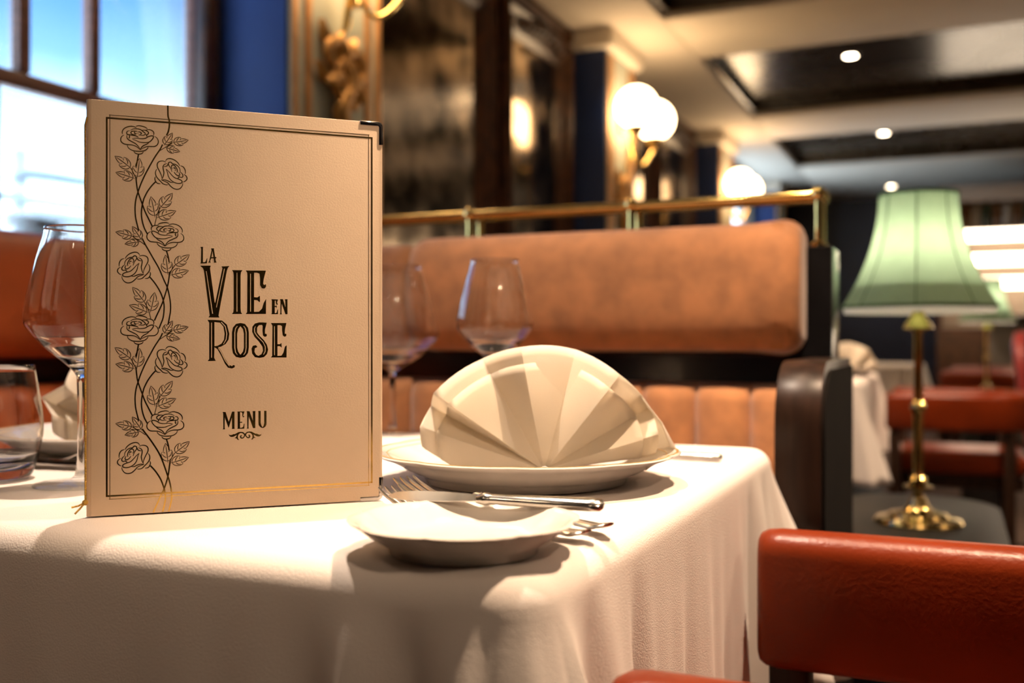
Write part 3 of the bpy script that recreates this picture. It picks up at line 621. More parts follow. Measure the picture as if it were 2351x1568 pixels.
# ------------------------------------------------------------------ plates
def scallop(R, amp, lobes):
    def f(t, r):
        w = (max(0, r - R * .62) / (R * .38)) ** 1.5 if r > R * .62 else 0
        s = abs(math.sin(lobes * t / 2.0))
        return 1 + amp * w * (s ** .6 - .6)
    return f
def charger(loc, label, rz=0.0):
    r = empty('charger_plate', loc, rz, label, 'plate', 'gold-lined charger plates')
    p = [(.0005, .005), (.085, .005), (.088, .0), (.094, .0), (.0965, .005), (.099, .0072), (.108, .0105), (.1095, .0122), (.116, .0145), (.1175, .0162), (.130, .0225), (.1405, .0262), (.1425, .0278), (.1415, .0290),
         (.137, .0285), (.128, .0255), (.110, .0175), (.102, .0125), (.094, .0098), (.0005, .0092)]
    MB().lathe(p, 144, mod=scallop(.1425, .030, 10)).build('dish', 'porcelain', r, angle=50)
    mod = scallop(.1425, .030, 10)
    for rad, z, w in ((.1395, .02895, .0009), (.1300, .0262, .0004)):
        MB().lathe([(rad - w, z - .0006), (rad - w, z + .0002), (rad + w, z + .0003), (rad + w, z - .0006)], 144, mod=mod).build('gold_line', 'goldline', r)
    return r
charger((-.3685, .8628, TABLE + .001), 'gold-lined white charger plate under the large napkin fan')
charger((-.885, .876, TABLE + .001), 'gold-lined white charger plate at the far left behind the wine glass', .2)
bp_ = empty('bread_plate', (-.2795, .5560, TABLE + .001), .15, 'small scalloped white bread plate at the table corner', 'plate')
p = [(.0005, .0035), (.041, .0035), (.043, .0), (.0465, .0), (.048, .004), (.057, .0095), (.066, .0165), (.0705, .0192), (.0712, .0203), (.0698, .0208),
     (.065, .0188), (.057, .0128), (.0515, .0088), (.046, .0068), (.0005, .0064)]
MB().lathe(p, 128, mod=scallop(.0712, .055, 8)).build('dish', 'porcelain', bp_, angle=50)

# ------------------------------------------------------------------ napkin fans
def napkin_fan(loc, rz, label):
    r = empty('napkin_fan', loc, rz, label, 'napkin', 'fan-folded napkins')
    degs = [178, 161, 152, 145, 120, 101, 75, 52, 30, 18, 7]
    rad = [.108, .121, .1215, .1235, .117, .1145, .1135, .1112, .1132, .109, .103]
    dep = [-.002, -.008, .016, -.014, .010, -.008, .018, -.016, .014, -.006, .010]
    def sheet(scale_r, ypush, name, parent, col):
        m = MB(); NR = 12; rings = []
        fine = []
        for i in range(len(degs) - 1):
            sub = 6
            for k in range(sub):
                t = k / sub
                fine.append((degs[i] + (degs[i + 1] - degs[i]) * t, rad[i] + (rad[i + 1] - rad[i]) * t, dep[i] + (dep[i + 1] - dep[i]) * t))
        fine.append((degs[-1], rad[-1], dep[-1]))
        for q in range(NR + 1):
            u = q / NR
            row = []
            for (d, R_, y) in fine:
                a = math.radians(d)
                rr = .004 + (R_ * scale_r - .004) * u
                bulge = .006 * math.sin(PI * u) * math.sin(a * 3)
                z = rr * math.sin(a) + .0015
                yy = y * (u ** .8) + ypush * (0.15 + .85 * u) + bulge + .10 * z * u   # leans back a little
                xx = rr * math.cos(a)
                row.append((xx, yy, max(.0012 + .62 * max(0.0, abs(xx) - .078), z)))
            rings.append(row)
        m.loft(rings, caps=False, closed=False)
        o = m.build(name, 'napkin', parent, angle=28)
        s = o.modifiers.new('thickness', 'SOLIDIFY'); s.thickness = .0007
        return o
    sheet(1.0, .0028, 'back_layer', r, 0)
    sheet(.862, -.0012, 'front_layer', r, 0)
    # rear prop that holds the fan upright
    m = MB()
    m.loft([[(.060, .012, .094), (.088, .014, .070), (.108, .012, .045), (.116, .014, .022)],
            [(.055, .030, .060), (.085, .034, .052), (.112, .036, .036), (.124, .040, .018)],
            [(.020, .062, .004), (.060, .066, .004), (.098, .066, .006), (.126, .062, .010)]], caps=False, closed=False)
    o = m.build('rear_prop', 'napkin', r, angle=60)
    s = o.modifiers.new('thickness', 'SOLIDIFY'); s.thickness = .0012
    return r
fan = napkin_fan((-.3421, .8436, TABLE + .0118), YAW - .05, 'large cream napkin fan standing on the right charger plate')
copy_tree(fan, None, (-.872, .885, TABLE + .0118), YAW + math.radians(62), 'cream napkin fan seen edge-on at far left behind the wine glass')

# ------------------------------------------------------------------ cutlery
def oval_ring(x, yc, zc, hw, ht, n=12):
    return [(x, yc + hw * math.cos(2 * PI * k / n), zc + ht * math.sin(2 * PI * k / n)) for k in range(n)]
def knife(name, loc, rz, L, label, tilt=0.0, cat='knife', roll=0.0):
    """Handle end at x = 0, tip at x = L."""
    r = empty(name, loc, rz, label, cat)
    r.rotation_euler = (roll, tilt, rz)
    hl = L * .52
    H = [(0, .0035, .0022), (.002, .0062, .0036), (.010, .0068, .0040), (hl * .5, .0058, .0038), (hl * .9, .0042, .0034), (hl, .0042, .0034)]
    MB().loft([oval_ring(x, 0, .0042, w, t) for x, w, t in H]).build('handle', 'silver', r, angle=60)
    k = hl
    MB().loft([oval_ring(k + a, 0, .0042, w, t) for a, w, t in ((-.002, .0044, .0036), (.001, .0054, .0044), (.004, .0050, .0040), (.008, .0040, .0026))]).build('bolster', 'silver', r, angle=60)
    b0 = hl + .006; bl = L - b0
    S = [(0, -.0035, .0035, .0012), (.15, -.0048, .0050, .0011), (.45, -.0062, .0072, .0010), (.75, -.0058, .0080, .0008), (.92, -.0030, .0065, .0007), (1.0, .0015, .0030, .0003)]
    MB().loft([[(b0 + bl * u, a, .0042 - t), (b0 + bl * u, c, .0042 - t * .3), (b0 + bl * u, c, .0042 + t * .3), (b0 + bl * u, a, .0042 + t)] for u, a, c, t in S]).build('blade', 'silver', r, angle=40)
    return r
def fork(loc, rz, L, label):
    r = empty('fork', loc, rz, label, 'fork', 'dinner forks')
    hl = L * .60
    def zc(u): return .0035 + .0030 * (1 - u) * math.sin(PI * min(1, u * 1.2)) + .006 * max(0, math.sin(PI * (u - .18) / .6)) if u < .78 else .0035 + .0030 * (1 - u) * math.sin(PI * min(1, u * 1.2))
    H = [(0, .0045, .0012), (.02, .0085, .0016), (.10, .0092, .0018), (.30, .0062, .0020), (.60, .0034, .0021), (.90, .0034, .0021), (1.0, .0055, .0016)]
    MB().loft([oval_ring(hl * u, 0, .0040 + .010 * (u ** 1.6) + .003 * max(0, .08 - u) / .08, w, t) for u, w, t in H]).build('handle', 'silver', r, angle=60)
    # head: shallow dished plate, then four tines
    z1 = .0140; hx = hl; hL = L * .16
    Hd = [(0, .0055, 0), (.35, .0105, -.003), (.7, .0128, -.006), (1.0, .0130, -.0072)]
    MB().loft([[(hx + hL * u - .001, -w, z1 + dz + .0012), (hx + hL * u - .001, 0, z1 + dz - .0010), (hx + hL * u - .001, w, z1 + dz + .0012), (hx + hL * u - .001, 0, z1 + dz + .0006)] for u, w, dz in Hd]).build('head', 'silver', r, angle=50)
    tl = L - hl - hL
    for k in range(4):
        yy = -.0106 + k * .00707
        T = [(0, .0024, -.0072), (.25, .0019, -.0078), (.55, .0017, -.0050), (.85, .0013, .0010), (1.0, .0006, .0052)]
        MB().loft([[(hx + hL - .002 + (tl + .001) * u, yy - w, z1 + dz - .0007), (hx + hL - .002 + (tl + .001) * u, yy + w, z1 + dz - .0007),
                    (hx + hL - .002 + (tl + .001) * u, yy + w, z1 + dz + .0009), (hx + hL - .002 + (tl + .001) * u, yy - w, z1 + dz + .0009)] for u, w, dz in T]).build('tine', 'silver', r, angle=50)
    return r
C0 = TABLE + .001
def aim(a, b_): return math.atan2(b_[1] - a[1], b_[0] - a[0])
fork((-.2116, .6386, C0), aim((-.2116, .6386), (-.4311, .7143)), .212, 'dinner fork lying closest to the big charger plate')
fork((-.2173, .6100, C0), aim((-.2173, .6239), (-.4020, .6720)), .184, 'shorter salad fork tucked behind the bread plate')
knife('butter_knife', (-.2103, .6225, TABLE + .0195), aim((-.2103, .6194), (-.3623, .6044)), .154, 'silver butter knife resting across the bread plate', roll=-.30)
knife('dinner_knife', (-.2300, 1.0800, C0), PI - .03, .225, 'silver dinner knife poking out right behind the charger plate')
knife('dinner_knife', (-1.020, .735, C0), .04, .220, 'silver dinner knife lying far left between tumbler and wine glass')
fork((-1.020, .765, C0), .02, .205, 'silver fork lying far left near the second charger plate')

# ------------------------------------------------------------------ tub chairs
def tub_chair(loc, rz, leather, label):
    """Open front faces -x; origin on the floor at the middle of the open front."""
    r = empty('tub_chair', loc, rz, label, 'chair', 'leather tub chairs')
    hw, th, L = .214, .056, .50            # half inner width, band thickness, depth
    zt, zb = .690, .553
    mid = hw + th / 2
    path = [(0.0, -mid), (.003, -mid), (.010, -mid), (.022, -mid), (.08, -mid), (.20, -mid)]
    cx, R_ = L - .20, .20
    path += [(cx + R_ * math.sin(a), -mid + R_ - R_ * math.cos(a)) for a in [PI / 2 * k / 6 for k in range(7)]]
    path += [(L, 0.0)]
    path = path + [(x, -y) for x, y in path[-2::-1]]
    P = [Vector(p) for p in path]; rings = []
    for i, q in enumerate(P):
        d = (P[min(i + 1, len(P) - 1)] - P[max(i - 1, 0)]).normalized(); nn = Vector((-d.y, d.x))
        k = (.45, .74, .93)[min(i, len(P) - 1 - i)] if min(i, len(P) - 1 - i) < 3 else 1.0
        kz = .72 + .28 * k
        ring = []
        h = th / 2
        rc = .024
        sec = []
        for (cxs, czs, a0) in ((h - rc, zt - rc, 0), (-(h - rc), zt - rc, PI / 2)):
            for s in range(6):
                a = a0 + PI / 2 * s / 5
                sec.append((cxs + rc * math.cos(a), czs + rc * math.sin(a)))
        for (cxs, czs, a0) in ((-(h - .012), zb + .012, PI), ((h - .012), zb + .012, 3 * PI / 2)):
            for s in range(4):
                a = a0 + PI / 2 * s / 3
                sec.append((cxs + .012 * math.cos(a), czs + .012 * math.sin(a)))
        zm = (zt + zb) / 2
        for (o, z) in sec:
            o2 = o * k; z2 = zm + (z - zm) * kz
            pt = q + nn * o2
            ring.append((pt.x, pt.y, z2))
        rings.append(ring)
    MB().loft(rings).build('backrest', leather, r, angle=70)
    s = MB().box(.035, L - .02, -hw + .012, hw - .012, .385, .47)
    s.build('seat', leather, r, bevel=.028, bseg=4)
    MB().box(.04, L - .03, -hw + .02, hw - .02, .335, .385).build('seat_frame', 'ebony', r, bevel=.006)
    for sy in (-1, 1):
        MB().box(.012, .052, sy * mid - .019, sy * mid + .019, 0, zb + .006).build('leg', 'ebony', r, bevel=.005)
        MB().box(L - .10, L - .06, sy * (mid - .035) - .019, sy * (mid - .035) + .019, 0, zb + .006).build('leg', 'ebony', r, bevel=.005)
    return r
chair = tub_chair((-.183, .797, 0), 0, 'red', 'red leather tub chair drawn up to the near white table')

# ------------------------------------------------------------------ banquettes
def roll_profile(front, back, z0, z1, n=28):
    """Padded head roll: (depth, z); bulges to the front."""
    cy_, cz_ = (front + back) / 2, (z0 + z1) / 2
    out = []
    for k in range(n):
        a = 2 * PI * k / n
        ca, sa = math.cos(a), math.sin(a)
        e_ = .68
        out.append((cy_ + (back - front) / 2 * math.copysign(abs(ca) ** e_, ca), cz_ + (z1 - z0) / 2 * math.copysign(abs(sa) ** e_, sa)))
    return out

def head_roll(x0, x1, front, back, z0, z1, name, m, parent, gather_right=False, axis='x'):
    prof = roll_profile(front, back, z0, z1)
    cy_, cz_ = (front + back) / 2, (z0 + z1) / 2
    L = x1 - x0; rings = []
    xs = [0, .004, .012, .025] + [.05 + (L - .10) * k / 20 for k in range(21)] + [L - .042 + .006 * k for k in range(6)] + [L - .006, L - .001, L]
    for x in xs:
        e0, e1 = x, L - x
        s = 1.0
        for e_ in (e0, e1):
            if e_ < .03: s = min(s, .80 + .20 * math.sqrt(max(0, 1 - (1 - e_ / .03) ** 2)))
        ring = []
        for k, (y, z) in enumerate(prof):
            g = 1.0
            if gather_right and e1 < .09:
                amp = .048 * max(0, 1 - abs(e1 - .035) / .055)
                g = 1 + amp * (1 if k % 2 else -1)   # alternate pleats
            yy, zz = cy_ + (y - cy_) * s * g, cz_ + (z - cz_) * s * g
            ring.append((x0 + x, yy, zz) if axis == 'x' else (yy, x0 + x, zz))
        rings.append(ring)
    return MB().loft(rings).build(name, m, parent, angle=75)

def channel(c, w, depth0, depth1, z0, z1, parent, m, axis='x'):
    """One upholstered channel of a fluted seat back (front face bulges to depth0)."""
    rings = []
    n = 9
    for (z, s) in ((z0, .55), (z0 + .015, 1), ((z0 + z1) / 2, 1), (z1 - .03, 1), (z1 - .010, .86), (z1, .35)):
        row = []
        for k in range(n + 1):
            t = k / n
            u = c - w / 2 + w * t
            d = depth1 + (depth0 - depth1) * s * (.72 + .28 * math.sin(PI * t) ** .5)
            row.append((u, d, z) if axis == 'x' else (d, u, z))
        row += [(c + w / 2, depth1, z), (c - w / 2, depth1, z)] if axis == 'x' else [(depth1, c + w / 2, z), (depth1, c - w / 2, z)]
        rings.append(row)
    MB().loft(rings).build('back_channel', m, parent, angle=60)

BX0, BX1 = -1.43, -.178
bq = empty('banquette', (0, 0, 0), 0, 'tan velour banquette with head roll behind the white table', 'banquette')
MB().box(BX0 - .2, BX1 - .002, 1.68, 1.79, .05, 1.037).build('back_panel', 'black', bq, bevel=.004)
head_roll(-.925, -.220, 1.595, 1.715, .864, 1.074, 'head_roll', 'tan', bq, True)
head_roll(-1.42, -.932, 1.615, 1.715, .868, 1.066, 'head_roll', 'tan', bq)
nch = 13
for k in range(nch):
    w = (.215 - .0 + 1.205) / nch
    w = .0900
    channel(-.2125 - w * (k + .5), w, 1.612, 1.69, .43, .812, bq, 'tan')
MB().box(-1.20, -.212, 1.19, 1.615, .36, .455).build('seat_cushion', 'tan', bq, bevel=.03, bseg=3)
MB().box(-1.20, -.212, 1.23, 1.69, .0, .36).build('base', 'ebony', bq, bevel=.004)
# rounded end arm in dark polished wood
prof = [(1.69, .855)] + [(1.385 - .085 * math.sin(a) + .0, .77 + .085 * math.cos(a)) for a in [PI / 2 * k / 8 for k in range(9)]]
prof += [(1.30, .70)] + [(1.30 + .012 * (1 - math.cos(a)), .665 - .03 * math.sin(a)) for a in (0, PI / 6, PI / 3, PI / 2)]
prof += [(1.330, .625)] + [(1.345 - .05 * math.sin(a), .575 + .05 * math.cos(a)) for a in [PI / 2 * k / 6 for k in range(1, 7)]] + [(1.295, .0), (1.69, .0)]
MB().loft([[(x, y, z) for y, z in prof] for x in (-.2105, -.153)]).build('end_arm', 'ebony', bq, bevel=.005)
MB().loft([[(x, y + (.012 if y < 1.6 else 0), z - (.012 if z > .02 else 0)) for y, z in prof] for x in (-.153, -.149)]).build('matte_cover', 'matte', bq)  # added plate, keeps the arm's side dark and free of reflections

sq = empty('side_banquette', (0, 0, 0), 0, 'orange leather banquette along the window wall at far left', 'banquette')
MB().box(-1.80, -1.50, -.40, 1.60, .05, 1.04).build('back_panel', 'black', sq, bevel=.004)
for (ya, yb) in ((-.39, -.03), (-.02, .77), (.78, 1.585)):
    head_roll(ya, yb, -1.425, -1.56, .852, 1.072, 'head_roll', 'orange', sq, axis='y')
for k in range(21):
    channel(1.575 - .0905 * (k + .5), .0905, -1.43, -1.51, .43, .805, sq, 'orange', 'y')
MB().box(-1.43, -1.00, -.38, 1.18, .36, .455).build('seat_cushion', 'orange', sq, bevel=.03, bseg=3)
MB().box(-1.50, -1.04, -.38, 1.20, 0, .36).build('base', 'ebony', sq, bevel=.004)

def brass_rail(y, label):
    r = empty('brass_rail', (0, y, 1.0375), 0, label, 'rail', 'brass gallery rails')
    MB().tube([(-1.45, 0, .085), (-.198, 0, .085)], .0078, 14).build('rail_tube', 'brass', r)
    for x in (-.204, -.525, -.845, -1.165):
        pst = MB().tube([(x, 0, 0), (x, 0, .085)], .0065, 12).build('post', 'brass', r)
        MB().sphere((x, 0, .087), .0125, 16, 10).build('ball', 'brass', pst)
        MB().lathe([(.0005, 0), (.014, 0), (.014, .004), (.008, .009), (.0005, .009)], 16, (x, 0, 0)).build('flange', 'brass', pst)
    return r
brass_rail(1.705, 'polished brass rail with ball posts, nearer of two on the banquette')
brass_rail(1.752, 'polished brass rail with ball posts, farther of two on the banquette')

# ------------------------------------------------------------------ lamp ledge and lamps
def ledge(x, y, ln, hw, zt, label):
    r = empty('lamp_ledge', (x, y, 0), 0, label, 'ledge', 'oval lamp ledges')
    def stad(h, inset):
        w = hw - inset
        return [(w * math.cos(a), w * math.sin(a), h) for a in [-PI + PI * k / 16 for k in range(17)]] + [(w * math.cos(a), ln + w * math.sin(a), h) for a in [PI * k / 16 for k in range(17)]]
    MB().loft([stad(zt - .03, 0), stad(zt, 0)]).build('top', 'satin', r, bevel=.004)
    MB().loft([stad(0, .03), stad(zt - .03, .03)]).build('cabinet', 'black', r)
    return r
ledge(-.0775, 1.985, .45, .172, .511, 'dark oval ledge carrying the green lamp beside the banquette')

def table_lamp(loc, label):
    r = empty('table_lamp', loc, 0, label, 'lamp', 'green shaded brass lamps')
    base = [(.0005, 0), (.084, 0), (.086, .004), (.082, .010), (.060, .014), (.056, .020), (.030, .026), (.020, .036), (.016, .050), (.009, .058)]
    MB().lathe(base + [(.0005, .058)], 40).build('base', 'brass', r, angle=30)
    st = [(.009, .055), (.010, .066), (.028, .071), (.029, .075), (.014, .080), (.017, .088), (.010, .098), (.0095, .22), (.013, .228), (.0165, .236), (.013, .244), (.009, .250),
          (.0085, .385), (.012, .392), (.030, .396), (.026, .405), (.014, .422), (.011, .432), (.010, .520)]
    MB().lathe([(.0005, .055)] + st + [(.0005, .520)], 28).build('stem', 'brass', r, angle=30)
    MB().sphere((0, 0, .548), .028, 16, 10, 1.2).build('bulb', 'bulb', r)
    zb, zt, rb, rt = .440, .668, .148, .076
    def rad(t): return rt + (rb - rt) * ((1 - t) ** 2.0)
    pr = [(rad(k / 20), zb + (zt - zb) * k / 20) for k in range(21)]
    gores = 8
    mod = lambda t, q: 1 - .012 * (math.sin(gores * t / 2) ** 2)
    sh = MB().lathe(pr, 96, mod=mod).build('shade', 'shade', r, angle=80)
    MB().lathe([(rb - .004, zb - .013)] + [(q - .0022, z) for q, z in pr[:5]], 96, mod=mod).build('lining', 'lining', sh, angle=80)
    for k in range(gores):
        a = 2 * PI * (k + .32) / gores
        a = 2 * PI * k / gores
        MB().tube([(q * math.cos(a), q * math.sin(a), z) for q, z in pr], .0014, 6).build('seam', 'seam', sh)
    for q, z in ((rb, zb), (rt, zt)):
        MB().lathe([(q - .0025, z - .003), (q + .002, z - .003), (q + .002, z + .003), (q - .0025, z + .003)], 64, closed=True).build('trim', 'seam', sh)
    # spider carrying the shade
    sp = MB()
    for k in range(3):
        a = 2 * PI * k / 3
        sp.tube([(0, 0, zt - .02), (rt * .97 * math.cos(a), rt * .97 * math.sin(a), zt - .004)], .0012, 6)
    sp.tube([(0, 0, .58), (0, 0, zt - .018)], .002, 6)
    sp.build('spider', 'brass', r)
    return r
lamp = table_lamp((-.067, 2.191, .5115), 'brass table lamp with pleated green shade, nearest and largest')

# ------------------------------------------------------------------ wall sconces, ornaments, mirrors
def sconce(y, label, shine):
    r = empty('wall_sconce', (PX + .006, y, 2.05), 0, label, 'sconce', 'two-globe brass wall sconces')
    MB().lathe([(.0005, 0), (.055, 0), (.055, .008), (.04, .016), (.0005, .018)], 32).build('backplate', 'brass', r).rotation_euler = (0, PI / 2, 0)
    MB().tube([(.01, 0, -.30), (.03, 0, -.25), (.05, 0, -.10), (.045, 0, .0), (.012, 0, .0)], [.004, .012, .010, .010, .014], 12).build('bracket', 'brass', r)
    for s in (-1, 1):
        pts = [(.05 + .09 * k / 10, s * (.17 - .17 * math.cos(PI * k / 20) * 1.0), -.10 - .12 * math.sin(PI * k / 10)) for k in range(11)]
        MB().tube(pts, .009, 10).build('arm', 'brass', r)
        MB().lathe([(.0005, -.10), (.02, -.10), (.045, -.07), (.05, -.055), (.0005, -.055)], 24, (.14, s * .17, 0)).build('cup', 'brass', r)
        MB().sphere((.14, s * .17, .045), .108, 32, 18).build('globe', 'opal', r)
    if shine:
        pass
    return r
def ornament(y, label):
    r = empty('gilt_ornament', (PX + .006, y, 1.62), 0, label, 'ornament', 'gilded scroll ornaments on the piers')
    def curl(cy_, cz_, R_, turns, s, z=0.03, th=.020):
        pts = []; n = 22
        for k in range(n + 1):
            t = k / n; a = turns * 2 * PI * t
            rr = R_ * (1 - .8 * t)
            pts.append((z, cy_ + s * rr * math.cos(a), cz_ + rr * math.sin(a)))
        return pts, [th * (1 - .55 * k / n) for k in range(n + 1)]
    body = MB()
    sp = crom([(.02, .01, -.36), (.03, -.03, -.26), (.025, .035, -.17), (.03, -.02, -.08), (.035, .02, .0), (.04, 0, .06)], 6)
    body.tube(sp, [.013 + .014 * math.sin(PI * k / (len(sp) - 1)) for k in range(len(sp))], 10)
    body.build('stalk', 'gilt', r)
    for (cy_, cz_, R_, tr, s) in ((-.045, .075, .055, 1.2, 1), (.055, .06, .060, 1.2, -1), (-.03, -.01, .04, 1.1, -1), (.05, -.03, .045, 1.1, 1), (.02, -.16, .035, 1.1, -1), (-.02, -.24, .035, 1.1, 1), (.0, .03, .05, 1.3, 1)):
        p, q = curl(cy_, cz_, R_, tr, s)
        MB().tube(p, q, 8).build('scroll', 'gilt', r)
    for (cy_, cz_, a) in ((-.075, .13, .5), (.06, .12, -.4), (.0, .115, 0), (.085, .03, -.9), (-.08, .02, .9)):
        m = MB(); rings = []
        for k in range(7):
            t = k / 6; w = .028 * math.sin(PI * (.12 + .86 * t)) ; d = Vector((-math.sin(a), math.cos(a))); nn = Vector((d.y, -d.x))
            c = Vector((cy_, cz_)) + d * (.075 * (t - .4))
            rings.append([(.012, c.x - nn.x * w, c.y - nn.y * w), (.045 - .02 * t, c.x, c.y), (.012, c.x + nn.x * w, c.y + nn.y * w), (.004, c.x, c.y)])
        m.loft(rings).build('acanthus_leaf', 'gilt', r)
    return r
names_s = ['two-globe brass sconce on the nearest pier, arms cut off at the top', 'two-globe brass sconce in the middle of the wall, larger lit pair',
           'two-globe brass sconce farther along the wall, smaller lit pair', 'two-globe brass sconce at the far end of the wall']
names_o = ['gilded scroll ornament on the nearest sage pier, above the menu', 'gilded scroll ornament below the larger lit pair of globes', 'gilded scroll ornament below the smaller lit pair of globes', 'gilded scroll ornament on the farthest pier']
for i in range(3):
    yc = sum(PIERS[i]) / 2
    sconce(yc, names_s[i], i == 0); ornament(yc - .01, names_o[i])

def wall_mirror(ya, yb, label):
    r = empty('wall_mirror', (WX, (ya + yb) / 2, .88), 0, label, 'mirror', 'antique mirrors in walnut frames')
    h = (yb - ya) / 2; H = 1.54; w = .13
    MB().box(.004, .016, -h + w * .7, h - w * .7, w * .7, H - w * .7).build('mirror_glass', 'mirror', r)
    prof = [(.0, .0), (.055, .0), (.070, .02), (.050, .045), (.058, .065), (.035, .085), (.040, .100), (.020, w), (.0, w)]
    def stile(a, b_, nx, nz, nm):
        rings = []
        for (py, pz), sgn in ((a, 1), (b_, -1)):
            ring = []
            for d, o in prof:
                # mitred: both coordinates move inwards with the offset
                yy = py + (o if py < 0 else -o); zz = pz + (o if pz < H / 2 else -o)
                ring.append((d, yy, zz))
            rings.append(ring)
        MB().loft(rings).build(nm, 'frame', r, angle=25)
    cs = [(-h, 0), (h, 0), (h, H), (-h, H)]
    for k in range(4): stile(cs[k], cs[(k + 1) % 4], 0, 0, 'frame_side')
    for k in range(9):
        t = (k - 4) / 4
        MB().sphere((.055, t * h * .55, H + .0 - .03 - .035 * abs(t)), .038 - .012 * abs(t), 10, 6).build('crest_carving', 'frame', r)
    return r
wall_mirror(2.86, 3.94, 'tall antique mirror in walnut frame, nearest on the wall')
wall_mirror(4.05, 4.885, 'tall antique mirror reflecting a lit globe, left of the navy pier')
wall_mirror(5.50, 6.50, 'tall antique mirror behind the larger lit pair of globes')
wall_mirror(6.58, 7.56, 'tall antique mirror just before the smaller lit pair of globes')

# ------------------------------------------------------------------ ceiling downlights
def downlight(x, y, z, label, power, size=70, aim_to=None, blend=.5, rad=.02, color=(1.0, .70, .46)):
    r = empty('ceiling_downlight', (x, y, z), 0, label, 'downlight', 'recessed ceiling downlights')
    MB().lathe([(.036, -.004), (.052, -.004), (.054, -.001), (.054, .0), (.036, .0)], 32, closed=True).build('ring', 'chrome', r)
    MB().lathe([(.0005, -.002), (.036, -.002)], 24).build('lens', 'lens', r)
    if power:
        li = bpy.data.lights.new('downlight_beam', 'SPOT'); li.energy = power; li.color = color
        li.spot_size = math.radians(size); li.spot_blend = blend; li.shadow_soft_size = rad
        lo = bpy.data.objects.new('downlight_beam', li); COL.objects.link(lo); lo.parent = r; lo.location = (0, 0, -.012)
        if aim_to:
            d = Vector(aim_to) - Vector((x, y, z)); lo.rotation_euler = d.to_track_quat('-Z', 'Y').to_euler()
    return r
downlight(-.66, .98, TZ, 'recessed downlight in the coffer above the near white table', 190, 64, (-.56, .86, TABLE), color=(1.0, .78, .60))
downlight(-.42, 1.50, TZ, 'recessed downlight in the coffer above the banquette', 34, 80)
downlight(.16, 1.02, TZ, 'recessed downlight in the coffer above the red leather chair', 240, 60)
downlight(-.57, 6.30, TZ, 'largest lit downlight in the dark coffer at top right', 45, 90)
downlight(-.53, 8.75, TZ, 'second lit downlight, in the farther dark coffer', 110, 90)
downlight(-.60, 11.1, CZ, 'smallest lit downlight, just above the green shade', 30, 90)
downlight(-.15, 3.36, TZ, 'recessed downlight in the coffer above the second dining table', 260, 70, (-.38, 3.95, .8))
downlight(1.2, 4.10, TZ, 'recessed downlight in the coffer above the aisle', 45, 100)
downlight(.10, -1.30, TZ, 'added fill downlight in the coffer behind the viewer', 8, 110)  # unseen lamp added for warm fill from behind the camera
downlight(-1.0, -.75, TZ, 'added fill downlight in the coffer near the window wall', 7, 110)  # also added out of view, weak warm fill
downlight(1.75, .90, TZ, 'recessed downlight in the coffer over the open aisle', 140, 120)
downlight(1.9, 2.2, TZ, 'recessed downlight in the coffer at the right of the aisle', 120, 120)
downlight(1.35, -.75, TZ, 'added unseen fill spotlight in the coffer behind, turned to the menu', 120, 18, (-.46, .72, .92), blend=1.0, rad=.03)  # added spot, brightens the menu and napkin fan from out of view
downlight(1.5, 7.0, TZ, 'recessed downlight in the coffer before the bar', 120, 100)

# ------------------------------------------------------------------ second dining group behind the banquette
dining_table(-1.07, -.285, 3.40, 4.42, 'pedestal dining table under the white cloth behind the green lamp')
tablecloth('tablecloth', -1.07, -.285, 3.40, 4.42, TABLE, .30, 'white linen tablecloth on the second table, left of the green lamp', 2.1)
charger((-.40, 3.98, TABLE + .001), 'gold-lined white charger plate on the second table beside the lamp stem', .3)
copy_tree(fan, None, (-.36, 3.97, TABLE + .0118), YAW + .1, 'blurred cream napkin fan on the second table beside the lamp')
wine_glass('w', (-.50, 4.15, G0), 'wine glass on the second table behind the blurred napkin fan')
dining_table(-1.07, -.16, 5.75, 6.60, 'pedestal dining table under the white cloth far behind the lamp stem')
tablecloth('tablecloth', -1.07, -.16, 5.75, 6.60, TABLE, .30, 'white linen tablecloth on the third table, just right of the lamp stem', 3.3)
copy_tree(chair, None, (-.235, 4.235, 0), 0, 'red leather tub chair beyond the lamp, low and wide at right')
copy_tree(chair, None, (-.08, 7.02, 0), 0, 'red leather tub chair behind the third table, middle of three in a row')
copy_tree(chair, None, (-.02, 8.10, 0), 0, 'red leather tub chair farthest back in the row toward the bar')
ledge(.167, 5.95, .25, .165, .555, 'dark oval ledge carrying the small distant green lamp')
copy_tree(lamp, None, (.167, 6.10, .5555), 0, 'distant green shaded lamp peeking from behind the near lampshade')

def high_chair(loc, rz, label):
    r = empty('high_back_chair', loc, rz, label, 'chair', 'maroon high-back chairs')
    rings = []
    for (z, hw, t) in ((.44, .19, .035), (.60, .21, .04), (.78, .205, .04), (.87, .17, .038), (.915, .10, .028), (.925, .04, .012)):
        rings.append([(hw * math.copysign(abs(math.cos(a)) ** .6, math.cos(a)), .20 + t * math.sin(a) + (z - .44) * .12, z) for a in [2 * PI * k / 20 for k in range(20)]])
    MB().loft(rings).build('backrest', 'maroon', r, angle=60)
    MB().box(-.215, .215, -.24, .22, .40, .485).build('seat', 'maroon', r, bevel=.03, bseg=3)
    for sx in (-.18, .18):
        for sy in (-.20, .19): MB().box(sx - .018, sx + .018, sy - .018, sy + .018, 0, .41).build('leg', 'ebony', r, bevel=.004)
    return r
hc = high_chair((.62, 5.75, 0), PI * .55, 'maroon high-back chair near the right edge below the lit shelves')
copy_tree(hc, None, (.52, 4.75, 0), PI * .45, 'maroon high-back chair cut by the right edge of the view')

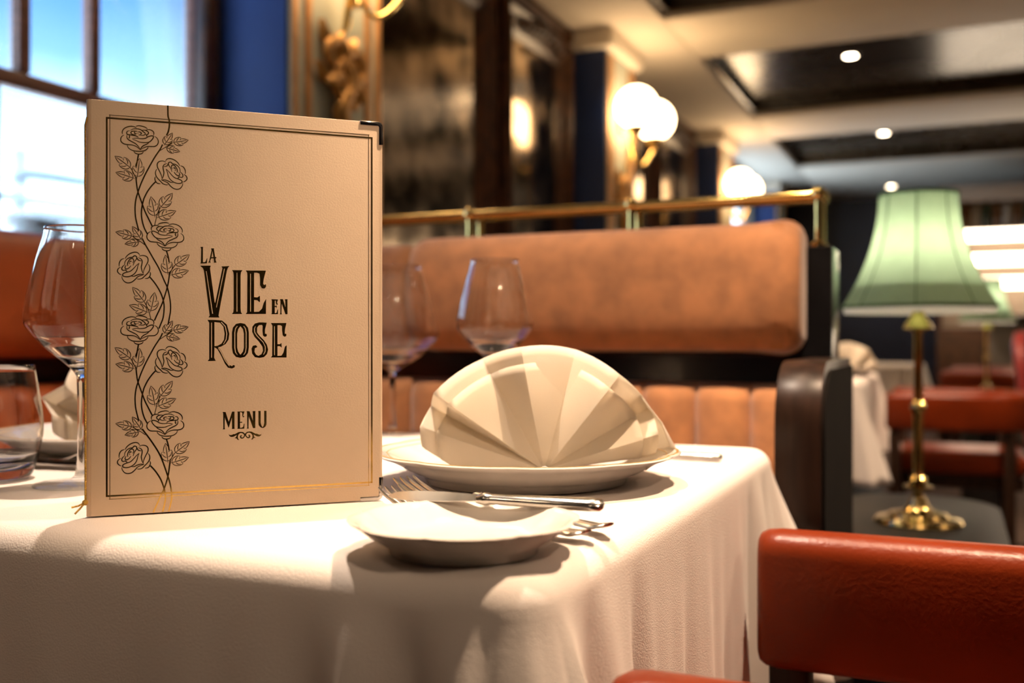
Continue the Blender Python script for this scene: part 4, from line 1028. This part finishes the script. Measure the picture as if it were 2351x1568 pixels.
# ------------------------------------------------------------------ bar
bar = empty('bar_counter', (.0, 8.75, 0), 0, 'grey fronted bar counter with dark top at the far right', 'counter')
MB().box(.25, 3.8, 0, .45, 0, 1.04).build('front', 'stone', bar, bevel=.01)
MB().box(.20, 3.9, -.06, .55, 1.04, 1.09).build('counter_top', 'black', bar, bevel=.008)
MB().tube([(.25, -.10, .22), (3.8, -.10, .22)], .02, 10).build('foot_rail', 'brass', bar)
sh = empty('back_bar', (.0, 9.80, 0), 0, 'back bar with three brightly lit bottle shelves at far right', 'shelving')
MB().box(-.10, 3.9, .18, .26, 0, 2.25).build('back_panel', 'beige', sh, bevel=.005)
MB().box(-.14, -.10, -.16, .26, 0, 2.25).build('upright', 'frame', sh, bevel=.005)
MB().box(3.9, 3.94, -.16, .26, 0, 2.25).build('upright', 'frame', sh, bevel=.005)
MB().box(-.14, 3.94, -.18, .26, 2.12, 2.25).build('header', 'beige', sh, bevel=.01)
MB().box(-.14, 3.94, -.18, .26, 0, 1.0).build('cabinet', 'frame', sh, bevel=.01)
SHZ = (1.395, 1.600, 1.815)
for z in SHZ:
    MB().box(-.10, 3.9, -.14, .18, z + .045, z + .06).build('shelf', 'beige', sh, bevel=.003)
    MB().box(-.10, 3.9, -.145, -.11, z - .05, z + .045).build('light_strip', 'strip', sh, bevel=.012)
pr = [(.0005, 0), (.034, 0), (.036, .01), (.036, .16), (.030, .18), (.013, .21), (.012, .27), (.015, .272), (.015, .285), (.0005, .285)]
protos = {}
KIND = {'a': ('amber', 'bottle_a'), 'b': ('dark green', 'bottle_b'), 'c': ('pale clear', 'bottle_c')}
ORD = ('first', 'second', 'third', 'fourth', 'fifth', 'sixth', 'seventh')
for j, kk in enumerate('acbacab'):
    kinds, mname = KIND[kk]
    lab = '%s bottle, %s from the left on the top lit bar shelf' % (kinds, ORD[j])
    at_ = (.10 + .083 * j, 9.81 + .012 * (j % 2), SHZ[2] + .0605)
    if kk in protos:
        copy_tree(protos[kk], None, at_, 0, lab)
    else:
        b0 = empty('bottle', at_, 0, lab, 'bottle', 'bottles on the top bar shelf')
        MB().lathe(pr, 20).build('body', mname, b0, angle=40)
        MB().lathe([(.0005, .286), (.014, .286), (.014, .305), (.0005, .305)], 12).build('cap', 'black', b0)
        protos[kk] = b0
# framed picture on the far wall
pc = empty('framed_picture', (1.05, Y1 - .03, 1.30), 0, 'dark framed picture on the far wall left of the green shade', 'picture')
pc.location = (.0, Y1 - .03, 1.72)
MB().box(-.20, .20, .0, .02, -.28, .30).build('canvas', 'darknavy', pc)
for (a, b_, c, d) in ((-.24, .24, -.32, -.27), (-.24, .24, .29, .34), (-.24, -.19, -.32, .34), (.19, .24, -.32, .34)):
    MB().box(a, b_, -.025, .028, c, d).build('frame_side', 'ebony', pc, bevel=.005)
